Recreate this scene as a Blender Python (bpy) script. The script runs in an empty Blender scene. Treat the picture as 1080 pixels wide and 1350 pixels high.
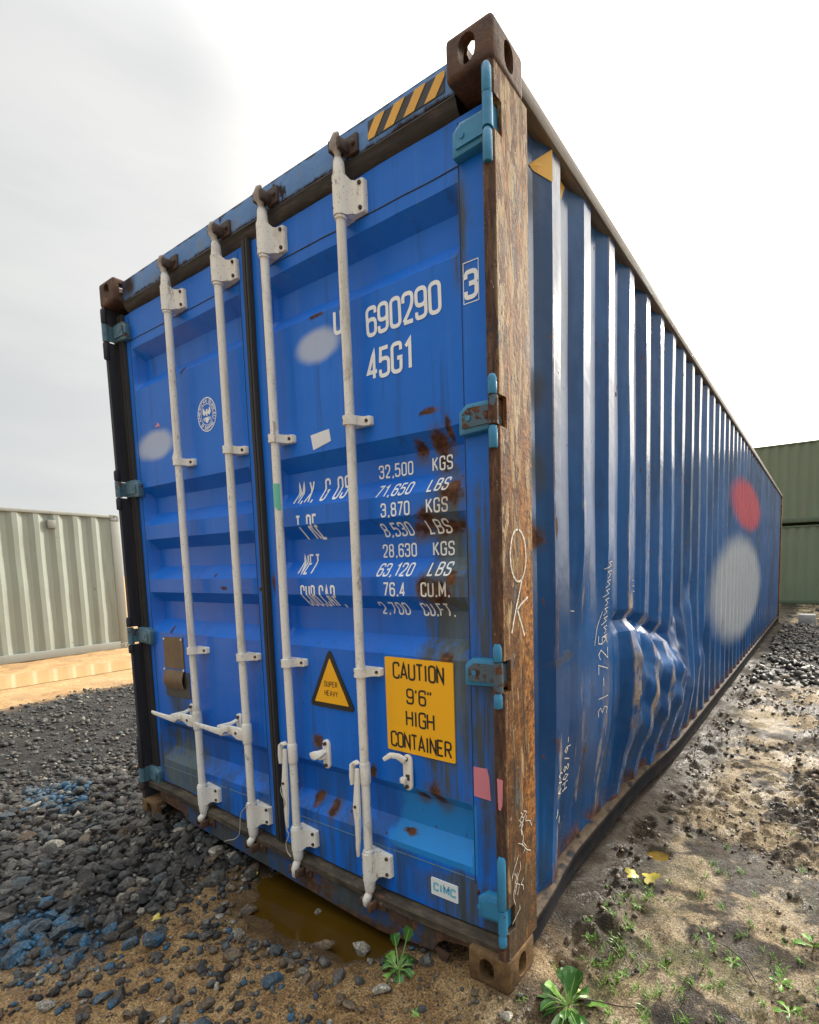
import bpy, bmesh, math, random
import numpy as np
from mathutils import Vector, Matrix
random.seed(7)
RS = np.random.RandomState(11)
sc = bpy.context.scene
col = sc.collection

# ------------------------------------------------------------------ camera
cam_d = bpy.data.cameras.new('camera')
cam = bpy.data.objects.new('camera', cam_d)
col.objects.link(cam)
cam.location = (3.24393, -1.33114, 1.38313)
cam.rotation_euler = (1.479347, 0.020417, 0.5696)
cam_d.sensor_fit = 'HORIZONTAL'
cam_d.sensor_width = 36.0
cam_d.lens = 36.0 * 686.17 / 1080
cam_d.shift_x = (540 - 644.05) / 1080
cam_d.shift_y = (810.77 - 675) / 1080
cam_d.clip_start = 0.02
cam_d.clip_end = 2000
sc.camera = cam

# ------------------------------------------------------------------ sky and sun
SUN_EL = math.radians(25)
SUN_AZ = (0.12, 0.9928)                       # horizontal direction towards the sun
sdir = Vector((SUN_AZ[0] * math.cos(SUN_EL), SUN_AZ[1] * math.cos(SUN_EL), math.sin(SUN_EL))).normalized()
world = bpy.data.worlds.new('World')
sc.world = world
world.use_nodes = True
wn = world.node_tree
wn.nodes.clear()
def wnode(t, **k):
    n = wn.nodes.new(t)
    for a, b in k.items(): setattr(n, a, b)
    return n
w_out = wnode('ShaderNodeOutputWorld')
w_sky = wnode('ShaderNodeTexSky', sky_type='NISHITA', sun_disc=False)
w_sky.sun_elevation = SUN_EL
w_sky.sun_rotation = math.atan2(SUN_AZ[0], SUN_AZ[1])
w_tc = wnode('ShaderNodeTexCoord')
w_dot = wnode('ShaderNodeVectorMath', operation='DOT_PRODUCT')
w_dot.inputs[1].default_value = sdir
wn.links.new(w_tc.outputs['Generated'], w_dot.inputs[0])
w_glow = wnode('ShaderNodeValToRGB')          # overcast brightening towards the sun
cr = w_glow.color_ramp
cr.interpolation = 'EASE'
cr.elements[0].position = 0.0
cr.elements[0].color = (0.42, 0.45, 0.468, 1)
cr.elements[1].position = 1.0
cr.elements[1].color = (4.2, 3.9, 3.4, 1)
for p_, c_ in ((0.36, (0.47, 0.50, 0.51)), (0.56, (0.545, 0.56, 0.555)), (0.76, (0.66, 0.66, 0.65)), (0.9, (1.75, 1.68, 1.52))):
    e_ = cr.elements.new(p_)
    e_.color = c_ + (1,)
w_map = wnode('ShaderNodeMapRange')
w_map.inputs['From Min'].default_value = -1
w_map.inputs['From Max'].default_value = 1
wn.links.new(w_dot.outputs['Value'], w_map.inputs['Value'])
wn.links.new(w_map.outputs['Result'], w_glow.inputs['Fac'])
# clouds: soft streaks in the low sky
w_scl = wnode('ShaderNodeMapping')
w_scl.inputs['Scale'].default_value = (1.6, 1.6, 7.0)
wn.links.new(w_tc.outputs['Generated'], w_scl.inputs['Vector'])
w_noi = wnode('ShaderNodeTexNoise')
w_noi.inputs['Scale'].default_value = 1.7
w_noi.inputs['Detail'].default_value = 5
w_noi.inputs['Roughness'].default_value = 0.55
wn.links.new(w_scl.outputs['Vector'], w_noi.inputs['Vector'])
w_cr = wnode('ShaderNodeValToRGB')
w_cr.color_ramp.elements[0].position = 0.33
w_cr.color_ramp.elements[0].color = (0.94, 0.943, 0.955, 1)
w_cr.color_ramp.elements[1].position = 0.66
w_cr.color_ramp.elements[1].color = (1.05, 1.045, 1.035, 1)
wn.links.new(w_noi.outputs['Fac'], w_cr.inputs['Fac'])
w_mul = wnode('ShaderNodeMixRGB', blend_type='MULTIPLY')
w_mul.inputs['Fac'].default_value = 1
wn.links.new(w_glow.outputs['Color'], w_mul.inputs['Color1'])
wn.links.new(w_cr.outputs['Color'], w_mul.inputs['Color2'])
# brighter overhead, as an overcast sky is
w_sep = wnode('ShaderNodeSeparateXYZ')
wn.links.new(w_tc.outputs['Generated'], w_sep.inputs[0])
w_zr = wnode('ShaderNodeMapRange', interpolation_type='SMOOTHSTEP')
w_zr.inputs['From Min'].default_value = 0.60
w_zr.inputs['From Max'].default_value = 1.0
w_zr.inputs['To Min'].default_value = 1.0
w_zr.inputs['To Max'].default_value = 3.8
wn.links.new(w_sep.outputs['Z'], w_zr.inputs['Value'])
w_mul2 = wnode('ShaderNodeVectorMath', operation='SCALE')
wn.links.new(w_mul.outputs['Color'], w_mul2.inputs[0])
wn.links.new(w_zr.outputs['Result'], w_mul2.inputs['Scale'])
w_b1 = wnode('ShaderNodeBackground')
w_b1.inputs['Strength'].default_value = 0.06
w_b2 = wnode('ShaderNodeBackground')
w_b2.inputs['Strength'].default_value = 1.0
wn.links.new(w_sky.outputs['Color'], w_b1.inputs['Color'])
wn.links.new(w_mul2.outputs['Vector'], w_b2.inputs['Color'])
w_mix = wnode('ShaderNodeMixShader')
w_mix.inputs['Fac'].default_value = 0.94
wn.links.new(w_b1.outputs[0], w_mix.inputs[1])
wn.links.new(w_b2.outputs[0], w_mix.inputs[2])
wn.links.new(w_mix.outputs[0], w_out.inputs['Surface'])

sun_d = bpy.data.lights.new('sun', 'SUN')
sun_d.energy = 3.6
sun_d.angle = math.radians(4)
sun_d.color = (1.0, 0.93, 0.82)
sun = bpy.data.objects.new('sun', sun_d)
col.objects.link(sun)
sun.rotation_euler = sdir.to_track_quat('Z', 'Y').to_euler()
sun.location = (8, 10, 12)

sc.view_settings.view_transform = 'Standard'
sc.view_settings.look = 'None'
sc.view_settings.exposure = 0.42
sc.view_settings.gamma = 1.0
sc.view_settings.use_curve_mapping = False
sc.render.engine = 'CYCLES'
sc.cycles.use_denoising = True
sc.cycles.max_bounces = 6

# ------------------------------------------------------------------ numeric noise
def _hash(ix, iy, iz, seed):
    h = (ix.astype(np.int64) * 374761393 + iy.astype(np.int64) * 668265263 + iz.astype(np.int64) * 2147483647 + seed * 974634) & 0x7fffffff
    h = ((h ^ (h >> 13)) * 1274126177) & 0x7fffffff
    h = ((h ^ (h >> 16)) * 69069 + 12345) & 0x7fffffff
    return ((h >> 7) & 0xffff) / 65535.0
def vnoise2(x, y, seed=0):
    x = np.asarray(x, float); y = np.asarray(y, float)
    ix = np.floor(x); iy = np.floor(y)
    fx = x - ix; fy = y - iy
    fx = fx * fx * (3 - 2 * fx); fy = fy * fy * (3 - 2 * fy)
    z = np.zeros_like(ix)
    a = _hash(ix, iy, z, seed); b = _hash(ix + 1, iy, z, seed)
    c = _hash(ix, iy + 1, z, seed); d = _hash(ix + 1, iy + 1, z, seed)
    return (a * (1 - fx) + b * fx) * (1 - fy) + (c * (1 - fx) + d * fx) * fy
def fbm2(x, y, octs=4, seed=0):
    s = 0; a = 0.5; t = 0
    x = np.asarray(x, float); y = np.asarray(y, float)
    for o in range(octs):
        s = s + a * vnoise2(x, y, seed + o * 17); t += a
        x = x * 2.03 + 5.1; y = y * 2.03 + 2.7; a *= 0.5
    return s / t
def sstep(a, b, x):
    t = np.clip((np.asarray(x, float) - a) / (b - a), 0, 1)
    return t * t * (3 - 2 * t)

# ------------------------------------------------------------------ object helpers
def tag(o, label=None, cat=None, group=None, kind=None):
    if label: o['label'] = label
    if cat: o['category'] = cat
    if group: o['group'] = group
    if kind: o['kind'] = kind
    return o
def link(o, parent=None):
    col.objects.link(o)
    if parent is not None: o.parent = parent
    return o
def empty(name, loc=(0, 0, 0), rz=0):
    o = bpy.data.objects.new(name, None)
    o.location = loc
    o.rotation_euler = (0, 0, rz)
    o.empty_display_size = 0.3
    return link(o)

class MB:
    """collects shapes, then links them as one mesh object"""
    def __init__(s): s.v = []; s.f = []
    def add(s, vs, fs):
        n = len(s.v)
        s.v += [tuple(v) for v in vs]
        s.f += [tuple(i + n for i in f) for f in fs]
        return s
    def box(s, x0, x1, y0, y1, z0, z1):
        vs = [(x0, y0, z0), (x1, y0, z0), (x1, y1, z0), (x0, y1, z0), (x0, y0, z1), (x1, y0, z1), (x1, y1, z1), (x0, y1, z1)]
        return s.add(vs, [(3, 2, 1, 0), (4, 5, 6, 7), (0, 1, 5, 4), (1, 2, 6, 5), (2, 3, 7, 6), (3, 0, 4, 7)])
    def prism(s, poly, axis, a, b):
        """polygon in the two other axes (in x,y,z order), extruded along axis from a to b"""
        n = len(poly)
        def P(p, t):
            if axis == 0: return (t, p[0], p[1])
            if axis == 1: return (p[0], t, p[1])
            return (p[0], p[1], t)
        vs = [P(p, a) for p in poly] + [P(p, b) for p in poly]
        fs = [tuple(range(n))[::-1], tuple(range(n, 2 * n))] + [(i, (i + 1) % n, n + (i + 1) % n, n + i) for i in range(n)]
        return s.add(vs, fs)
    def tube(s, pts, r, seg=8, caps=True):
        pts = [Vector(p) for p in pts]
        rs = r if isinstance(r, (list, tuple)) else [r] * len(pts)
        vs = []; fs = []
        prev = None
        for i, p in enumerate(pts):
            t = (pts[min(i + 1, len(pts) - 1)] - pts[max(i - 1, 0)])
            if t.length < 1e-9: t = Vector((0, 0, 1))
            t.normalize()
            if prev is None:
                u = t.orthogonal().normalized()
            else:
                u = (prev - t * prev.dot(t))
                u = u.normalized() if u.length > 1e-6 else t.orthogonal().normalized()
            prev = u
            w = t.cross(u)
            for k in range(seg):
                a = 2 * math.pi * k / seg
                vs.append(p + (u * math.cos(a) + w * math.sin(a)) * rs[i])
        for i in range(len(pts) - 1):
            for k in range(seg):
                fs.append((i * seg + k, i * seg + (k + 1) % seg, (i + 1) * seg + (k + 1) % seg, (i + 1) * seg + k))
        if caps:
            fs.append(tuple(range(seg))[::-1])
            fs.append(tuple((len(pts) - 1) * seg + k for k in range(seg)))
        return s.add(vs, fs)
    def grid(s, P):
        """P: array (n, m, 3)"""
        n, m = P.shape[:2]
        vs = P.reshape(-1, 3).tolist()
        fs = [(i * m + j, i * m + j + 1, (i + 1) * m + j + 1, (i + 1) * m + j) for i in range(n - 1) for j in range(m - 1)]
        return s.add(vs, fs)
    def mesh(s, name, mat=None, bevel=0, smooth=None, seg=2, recalc=True):
        me = bpy.data.meshes.new(name)
        me.from_pydata(s.v, [], s.f)
        if bevel or recalc:
            bm = bmesh.new(); bm.from_mesh(me)
            if recalc: bmesh.ops.recalc_face_normals(bm, faces=bm.faces)
            if bevel:
                es = [e for e in bm.edges if len(e.link_faces) == 2 and e.calc_face_angle(0) > math.radians(35)]
                bmesh.ops.bevel(bm, geom=es, offset=bevel, segments=seg, affect='EDGES', profile=0.5, clamp_overlap=True)
            bm.to_mesh(me); bm.free()
        if smooth is not None:
            for p in me.polygons: p.use_smooth = True
            me.set_sharp_from_angle(angle=math.radians(smooth))
        if mat: me.materials.append(mat)
        return me
    def build(s, name, mat=None, parent=None, bevel=0, smooth=None, seg=2, recalc=True):
        me = s.mesh(name, mat, bevel, smooth, seg, recalc)
        return link(bpy.data.objects.new(name, me), parent)

def stadium(cx, cz, w, h, n=6):
    """rounded slot outline, taller than wide"""
    r = w / 2; d = h / 2 - r
    pts = []
    for k in range(n + 1):
        a = math.pi * k / n
        pts.append((cx + r * math.cos(a), cz + d + r * math.sin(a)))
    for k in range(n + 1):
        a = math.pi + math.pi * k / n
        pts.append((cx + r * math.cos(a), cz - d + r * math.sin(a)))
    return pts
def rounded(x0, z0, x1, z1, r, n=4):
    pts = []
    for cx, cz, a0 in ((x1 - r, z1 - r, 0), (x0 + r, z1 - r, 90), (x0 + r, z0 + r, 180), (x1 - r, z0 + r, 270)):
        for k in range(n + 1):
            a = math.radians(a0 + 90 * k / n)
            pts.append((cx + r * math.cos(a), cz + r * math.sin(a)))
    return pts

# ------------------------------------------------------------------ material helpers
class M:
    def __init__(s, name):
        s.m = bpy.data.materials.new(name)
        s.m.use_nodes = True
        s.t = s.m.node_tree
        s.b = s.t.nodes['Principled BSDF']
        s.geo = s.t.nodes.new('ShaderNodeNewGeometry')
        s.pos = s.geo.outputs['Position']
    def n(s, t, **k):
        n = s.t.nodes.new(t)
        for a, b in k.items(): setattr(n, a, b)
        return n
    def put(s, sock, v):
        if v is None: return
        if hasattr(v, 'is_linked'): s.t.links.new(v, sock)
        else:
            if isinstance(v, (tuple, list)) and len(v) == 3 and sock.type == 'RGBA': v = tuple(v) + (1,)
            sock.default_value = v
    def mul(s, vec, xyz):
        n = s.n('ShaderNodeVectorMath', operation='MULTIPLY')
        s.put(n.inputs[0], vec); n.inputs[1].default_value = xyz
        return n.outputs[0]
    def noise(s, scale=1, detail=3, rough=0.55, vec=None, stretch=None, dist=0):
        v = s.pos if vec is None else vec
        if stretch: v = s.mul(v, stretch)
        n = s.n('ShaderNodeTexNoise')
        s.put(n.inputs['Vector'], v)
        n.inputs['Scale'].default_value = scale
        n.inputs['Detail'].default_value = detail
        n.inputs['Roughness'].default_value = rough
        n.inputs['Distortion'].default_value = dist
        return n.outputs['Fac']
    def voro(s, scale=1, stretch=None, feature='F1', out='Distance'):
        v = s.pos if not stretch else s.mul(s.pos, stretch)
        n = s.n('ShaderNodeTexVoronoi', feature=feature)
        s.put(n.inputs['Vector'], v)
        n.inputs['Scale'].default_value = scale
        return n.outputs[out]
    def step(s, v, a, b, lo=0.0, hi=1.0):
        n = s.n('ShaderNodeMapRange', interpolation_type='SMOOTHSTEP')
        s.put(n.inputs['Value'], v)
        if a > b: a, b, lo, hi = b, a, hi, lo
        n.inputs['From Min'].default_value = a; n.inputs['From Max'].default_value = b
        n.inputs['To Min'].default_value = lo; n.inputs['To Max'].default_value = hi
        return n.outputs['Result']
    def math(s, op, a, b=0.0, clamp=False):
        n = s.n('ShaderNodeMath', operation=op, use_clamp=clamp)
        s.put(n.inputs[0], a); s.put(n.inputs[1], b)
        return n.outputs[0]
    def mix(s, f, a, b, mode='MIX'):
        n = s.n('ShaderNodeMixRGB', blend_type=mode)
        s.put(n.inputs['Fac'], f); s.put(n.inputs['Color1'], a); s.put(n.inputs['Color2'], b)
        return n.outputs['Color']
    def ramp(s, f, stops):
        n = s.n('ShaderNodeValToRGB')
        c = n.color_ramp
        c.elements[0].position = stops[0][0]; c.elements[0].color = tuple(stops[0][1]) + (1,)
        c.elements[1].position = stops[-1][0]; c.elements[1].color = tuple(stops[-1][1]) + (1,)
        for p, q in stops[1:-1]:
            e = c.elements.new(p); e.color = tuple(q) + (1,)
        s.put(n.inputs['Fac'], f)
        return n.outputs['Color']
    def xyz(s):
        if not hasattr(s, '_x'):
            n = s.n('ShaderNodeSeparateXYZ'); s.put(n.inputs[0], s.pos)
            s._x = n.outputs
        return s._x
    def spot(s, c, r, warp=None, amt=0.6, inner=0.45):
        """soft-edged irregular patch: c centre, r radii (x,y,z); 0 outside .. 1 inside"""
        a = s.n('ShaderNodeVectorMath', operation='SUBTRACT'); s.put(a.inputs[0], s.pos); a.inputs[1].default_value = c
        b = s.mul(a.outputs[0], tuple(1.0 / q for q in r))
        l = s.n('ShaderNodeVectorMath', operation='LENGTH'); s.put(l.inputs[0], b)
        v = l.outputs['Value']
        if warp is not None:
            v = s.math('ADD', v, s.math('MULTIPLY', s.math('SUBTRACT', warp, 0.5), 2 * amt))
        return s.step(v, 1.0, inner)
    def mx(s, *a):
        o = a[0]
        for b in a[1:]: o = s.math('MAXIMUM', o, b)
        return o
    def bump(s, h, strength=0.3, dist=0.01):
        n = s.n('ShaderNodeBump')
        n.inputs['Strength'].default_value = strength
        n.inputs['Distance'].default_value = dist
        s.put(n.inputs['Height'], h)
        s.t.links.new(n.outputs[0], s.b.inputs['Normal'])
    def done(s, color=None, rough=0.5, metal=0.0, spec=0.5):
        s.put(s.b.inputs['Base Color'], color)
        s.put(s.b.inputs['Roughness'], rough)
        s.put(s.b.inputs['Metallic'], metal)
        s.put(s.b.inputs['Specular IOR Level'], spec)
        return s.m

RUST_D = (0.024, 0.011, 0.007)
RUST_M = (0.075, 0.030, 0.015)
RUST_L = (0.20, 0.085, 0.035)
def rust_color(m, scale=25):
    return m.ramp(m.noise(scale, 5, 0.65), [(0.3, RUST_D), (0.5, RUST_M), (0.72, RUST_L)])

def simple(name, color, rough=0.5, var=0.15, scale=30, dirt=0.0, spec=0.5):
    m = M(name)
    n = m.noise(scale, 4)
    c = m.mix(n, tuple(q * (1 - var) for q in color), tuple(min(1, q * (1 + var)) for q in color))
    if dirt:
        d = m.step(m.noise(9, 5, 0.65, stretch=(1, 1, 0.35)), 0.5, 0.68)
        c = m.mix(m.math('MULTIPLY', d, dirt), c, (0.07, 0.055, 0.04))
    return m.done(c, rough, spec=spec)

# blue door paint ---------------------------------------------------------
def blue_paint(name, wall=False):
    m = M(name)
    X = m.xyz()
    warp = m.noise(14, 4, 0.6)
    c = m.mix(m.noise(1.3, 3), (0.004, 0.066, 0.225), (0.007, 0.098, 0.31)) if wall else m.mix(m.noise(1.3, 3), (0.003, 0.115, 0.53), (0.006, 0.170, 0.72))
    # faded chalky streaks that run down the paint
    st = m.noise(1, 4, 0.6, stretch=(34, 34, 1.1))
    c = m.mix(m.step(st, 0.55, 0.75, 0, 0.20), c, (0.10, 0.24, 0.52))
    c = m.mix(m.step(m.noise(1, 4, 0.6, stretch=(21, 21, 0.9)), 0.56, 0.74, 0, 0.42), c, (0.012, 0.045, 0.16))
    fine = m.noise(130, 3, 0.6)
    low = m.step(X['Z'], 1.35, 0.25)
    # grey-green grime towards the bottom edge, in runs
    g = m.math('MULTIPLY', m.step(X['Z'], 0.75, 0.18), m.step(m.noise(1, 4, 0.65, stretch=(16, 16, 1.2)), 0.43, 0.62))
    c = m.mix(m.math('MULTIPLY', g, 0.75), c, (0.035, 0.060, 0.075))
    rc = rust_color(m)
    if not wall:
        # grime round the right hand stack of rust spots and down the bottom left corner
        runs = m.step(m.noise(1, 5, 0.7, stretch=(46, 46, 2.2)), 0.30, 0.58)
        big = m.mx(m.spot((2.19, 0.08, 1.30), (0.13, 0.3, 0.52), warp, 0.3, 0.6), m.spot((2.17, 0.08, 0.95), (0.16, 0.3, 0.55), warp, 0.3, 0.6),
                   m.spot((0.33, 0.08, 0.36), (0.27, 0.3, 0.27), warp, 0.3, 0.6), m.spot((0.38, 0.08, 0.72), (0.17, 0.3, 0.14), warp, 0.3, 0.4),
                   m.spot((2.33, 0.08, 1.05), (0.07, 0.3, 0.75), warp, 0.3, 0.6), m.spot((2.25, 0.08, 0.22), (0.3, 0.3, 0.12), warp, 0.3, 0.6),
                   m.spot((2.27, 0.08, 2.42), (0.055, 0.3, 0.25), warp, 0.5, 0.2))
        c = m.mix(m.math('MULTIPLY', m.math('MULTIPLY', big, runs), 0.95), c, m.mix(m.noise(1, 4, stretch=(30, 30, 2)), (0.022, 0.032, 0.036), (0.105, 0.115, 0.088)))
        core = m.mx(m.spot((2.20, 0.08, 1.34), (0.11, 0.3, 0.36), warp, 0.30, 0.35), m.spot((2.185, 0.08, 1.00), (0.10, 0.3, 0.40), warp, 0.35, 0.2), m.spot((0.35, 0.08, 0.33), (0.24, 0.3, 0.17), warp, 0.25, 0.6))
        core = m.math('MULTIPLY', core, m.step(m.noise(1, 5, 0.65, stretch=(16, 16, 5)), 0.30, 0.52))
        c = m.mix(m.math('MULTIPLY', core, 0.75), c, m.mix(m.noise(1, 5, 0.7, stretch=(55, 55, 4)), (0.045, 0.075, 0.085), (0.17, 0.20, 0.165)))
        # newer bright blue touched up in the last groove
        cy = m.math('MULTIPLY', m.step(m.math('ADD', X['X'], m.math('MULTIPLY', m.noise(9, 3), 0.25)), 1.98, 2.06),
                    m.math('MULTIPLY', m.step(X['Z'], 0.325, 0.335), m.step(X['Z'], 0.585, 0.575)))
        cy = m.math('MULTIPLY', cy, m.step(X['X'], 2.285, 2.28))
        c = m.mix(m.math('MULTIPLY', cy, 0.85), c, (0.015, 0.24, 0.62))
        # rubbed-out lettering: pale sprayed ovals
        sm = m.noise(6, 2)
        for cc, rr in (((1.595, 0.08, 2.235), (0.15, 0.3, 0.075)), ((0.33, 0.08, 2.045), (0.23, 0.3, 0.095))):
            c = m.mix(m.math('MULTIPLY', m.spot(cc, rr, sm, 0.2, 0.55), 0.8), c, (0.50, 0.56, 0.66))
        # thin overspray bloom
        spots = [((2.145, .08, 1.80), (.034, .3, .048)), ((2.155, .08, 1.745), (.03, .3, .04)), ((2.06, .08, 1.79), (.028, .3, .035)),
                 ((2.215, .08, 1.64), (.05, .3, .045)), ((2.10, .08, 1.56), (.045, .3, .04)), ((2.06, .08, 1.52), (.05, .3, .03)),
                 ((2.17, .08, 1.52), (.07, .3, .03)),
                 ((2.08, .08, 1.32), (.03, .3, .05)), ((2.15, .08, 1.30), (.06, .3, .045)), ((2.20, .08, 1.345), (.03, .3, .03)),
                 ((2.102, .08, .575), (.034, .3, .052)), ((2.02, .08, .545), (.03, .3, .022)), ((2.175, .08, 1.075), (.03, .3, .022)),
                 ((1.487, .08, .675), (.028, .3, .03)), ((1.54, .08, .385), (.03, .3, .032)), ((1.65, .08, .415), (.022, .3, .038)),
                 ((1.43, .08, .40), (.028, .3, .035)), ((0.86, .08, 1.31), (.03, .3, .01)), ((1.155, .08, 1.305), (.02, .3, .012)),
                 ((1.25, .08, 1.33), (.012, .3, .05)), ((1.60, .08, 2.345), (.05, .3, .012)), ((0.62, .08, 2.36), (.02, .3, .03)),
                 ((2.20, .08, 1.83), (.015, .3, .05)), ((2.12, .08, 1.90), (.05, .3, .014)), ((1.80, .08, .60), (.02, .3, .03)),
                 ((1.96, .08, .39), (.04, .3, .014)), ((0.34, .08, 1.085), (.012, .3, .022)), ((0.78, .08, 1.37), (.012, .3, .012))]
        wr = m.noise(24, 7, 0.72)
        halo = m.mx(*[m.spot((a[0], a[1], a[2] - 0.012), tuple(2.0 * q for q in b), warp, 0.8, 0.1) for a, b in spots[:16]])
        c = m.mix(m.math('MULTIPLY', halo, 0.7), c, m.mix(m.noise(30, 5), (0.045, 0.04, 0.035), (0.14, 0.12, 0.09)))
        sp = m.mx(*[m.spot(a, tuple(1.15 * q for q in b), wr, 1.2, 0.45) for a, b in spots])
        # chips scattered over the lower half, few above
        ch = m.step(m.noise(1, 3, 0.5, stretch=(48, 48, 20)), 0.70, 0.74)
        sp = m.mx(sp, m.math('MULTIPLY', ch, m.step(X['Z'], 1.3, 0.5, 0.0, 1.0)))
        c = m.mix(sp, c, rc)
        sp_b = sp
        rough = m.mix(fine, (0.30,) * 3, (0.46,) * 3)
        m.b.inputs['Coat Weight'].default_value = 0.0
        rough = m.mix(m.mx(sp, m.math('MULTIPLY', big, 0.6)), rough, (0.85,) * 3)
    else:
        # greyer near the front top, paler higher up, smoke-dark patches along the first recess
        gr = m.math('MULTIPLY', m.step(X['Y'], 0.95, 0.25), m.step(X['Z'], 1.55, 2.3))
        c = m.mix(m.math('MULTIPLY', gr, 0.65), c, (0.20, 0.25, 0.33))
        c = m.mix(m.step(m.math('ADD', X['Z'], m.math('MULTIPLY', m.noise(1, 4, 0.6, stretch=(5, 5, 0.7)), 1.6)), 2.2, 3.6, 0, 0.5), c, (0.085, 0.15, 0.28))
        c = m.mix(m.step(m.noise(1, 5, 0.65, stretch=(1.3, 1.3, 0.5)), 0.42, 0.62, 0, 0.7), c, (0.003, 0.030, 0.10))
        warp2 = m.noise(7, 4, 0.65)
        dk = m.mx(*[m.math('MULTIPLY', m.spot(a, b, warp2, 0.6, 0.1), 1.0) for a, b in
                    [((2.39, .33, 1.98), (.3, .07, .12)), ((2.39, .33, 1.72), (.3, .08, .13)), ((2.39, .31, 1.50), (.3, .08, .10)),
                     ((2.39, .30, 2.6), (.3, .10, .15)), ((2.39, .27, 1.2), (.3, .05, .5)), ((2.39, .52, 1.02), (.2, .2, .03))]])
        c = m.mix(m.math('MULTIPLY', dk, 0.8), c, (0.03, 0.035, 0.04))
        # worn corrugation edges: pale scuffs and rust along the crests
        per = 0.286
        ph = m.math('FRACT', m.math('DIVIDE', m.math('SUBTRACT', X['Y'], 0.333), per))
        edge = m.mx(m.spot((9, 9, 9), (1, 1, 1)), m.math('MULTIPLY', m.step(ph, 0.22, 0.262), m.step(ph, 0.53, 0.49)))
        wear = m.math('MULTIPLY', m.step(m.noise(1, 5, 0.7, stretch=(20, 20, 3.5)), 0.52, 0.62), m.step(m.noise(1, 4, 0.6, stretch=(4, 4, 1.2)), 0.42, 0.56))
        front = m.step(X['Y'], 3.4, 0.6)
        c = m.mix(m.math('MULTIPLY', m.math('MULTIPLY', edge, wear), m.math('MULTIPLY', front, 0.6)), c, m.mix(m.noise(40, 4), (0.30, 0.20, 0.11), (0.55, 0.47, 0.38)))
        # bare metal and rust where the dent folded the crests
        fold = m.mx(m.spot((2.44, 1.62, 0.80), (.3, .75, .42), warp2, 0.5, 0.2), m.spot((2.44, 1.34, 1.2), (.3, .12, .25), warp2, 0.5, 0.3))
        c = m.mix(m.math('MULTIPLY', m.math('MULTIPLY', fold, edge), m.step(m.noise(1, 4, 0.6, stretch=(14, 14, 9)), 0.40, 0.55)), c, m.mix(m.noise(30, 4), RUST_M, (0.5, 0.42, 0.33)))
        c = m.mix(m.math('MULTIPLY', m.math('MULTIPLY', fold, m.step(m.noise(1, 5, 0.7, stretch=(9, 9, 24)), 0.62, 0.70)), 0.8), c, RUST_M)
        # lit upward face of the dent, painted in as lighter blue
        c = m.mix(m.math('MULTIPLY', m.spot((2.46, 1.75, 0.84), (.3, .42, .17), warp2, 0.4, 0.2), 0.45), c, (0.09, 0.22, 0.50))
        rs = m.mx(*[m.spot(a, b, warp, 0.7, 0.5) for a, b in
                    [((2.38, .30, 1.485), (.2, .07, .05)), ((2.39, .425, 1.52), (.2, .013, .055)), ((2.39, .43, .70), (.2, .016, .045)),
                     ((2.41, .80, .56), (.2, .03, .03)), ((2.41, .80, .45), (.2, .012, .12)), ((2.40, .36, 2.72), (.2, .02, .03)),
                     ((2.40, .428, 1.15), (.2, .008, .22)), ((2.40, .415, 1.9), (.2, .006, .5))]])
        low2 = m.math('MULTIPLY', m.step(X['Z'], 0.26, 0.15), m.step(m.noise(8, 4), 0.40, 0.55))
        pits = m.math('MULTIPLY', m.step(m.noise(1, 3, 0.5, stretch=(30, 30, 14)), 0.70, 0.74), m.step(X['Y'], 5, 2))
        rs = m.mx(rs, low2, pits)
        c = m.mix(rs, c, rc)
        # far panels: oversprayed logos - a red patch above, a big pale grey one below
        sm = m.noise(3, 2)
        c = m.mix(m.math('MULTIPLY', m.spot((2.40, 6.2, 2.09), (.4, 1.75, .36), sm, 0.06, 0.6), 0.92), c, (0.50, 0.055, 0.08))
        c = m.mix(m.math('MULTIPLY', m.spot((2.40, 5.75, 1.08), (.4, 2.5, .70), sm, 0.06, 0.66), 0.90), c, (0.39, 0.42, 0.46))
        sp_b = rs
        rough = m.mix(m.math('MULTIPLY', fine, 0.9), (0.17,) * 3, (0.30,) * 3)
        m.b.inputs['Coat Weight'].default_value = 0.0
        m.b.inputs['Coat Roughness'].default_value = 0.12
        rough = m.mix(m.mx(rs, m.math('MULTIPLY', dk, 0.5)), rough, (0.85,) * 3)
    h = m.math('ADD', m.math('MULTIPLY', m.noise(3.5, 3), 1.0), m.math('MULTIPLY', fine, 0.03))
    h = m.math('ADD', h, m.math('MULTIPLY', sp_b, m.math('MULTIPLY', m.noise(80, 4), 0.12)))
    m.bump(h, 0.35, 0.02)
    return m.done(c, rough, spec=0.25 if wall else 0.35)

MAT = {}
MAT['door'] = blue_paint('door_blue')
MAT['wall'] = blue_paint('wall_blue', wall=True)

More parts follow.
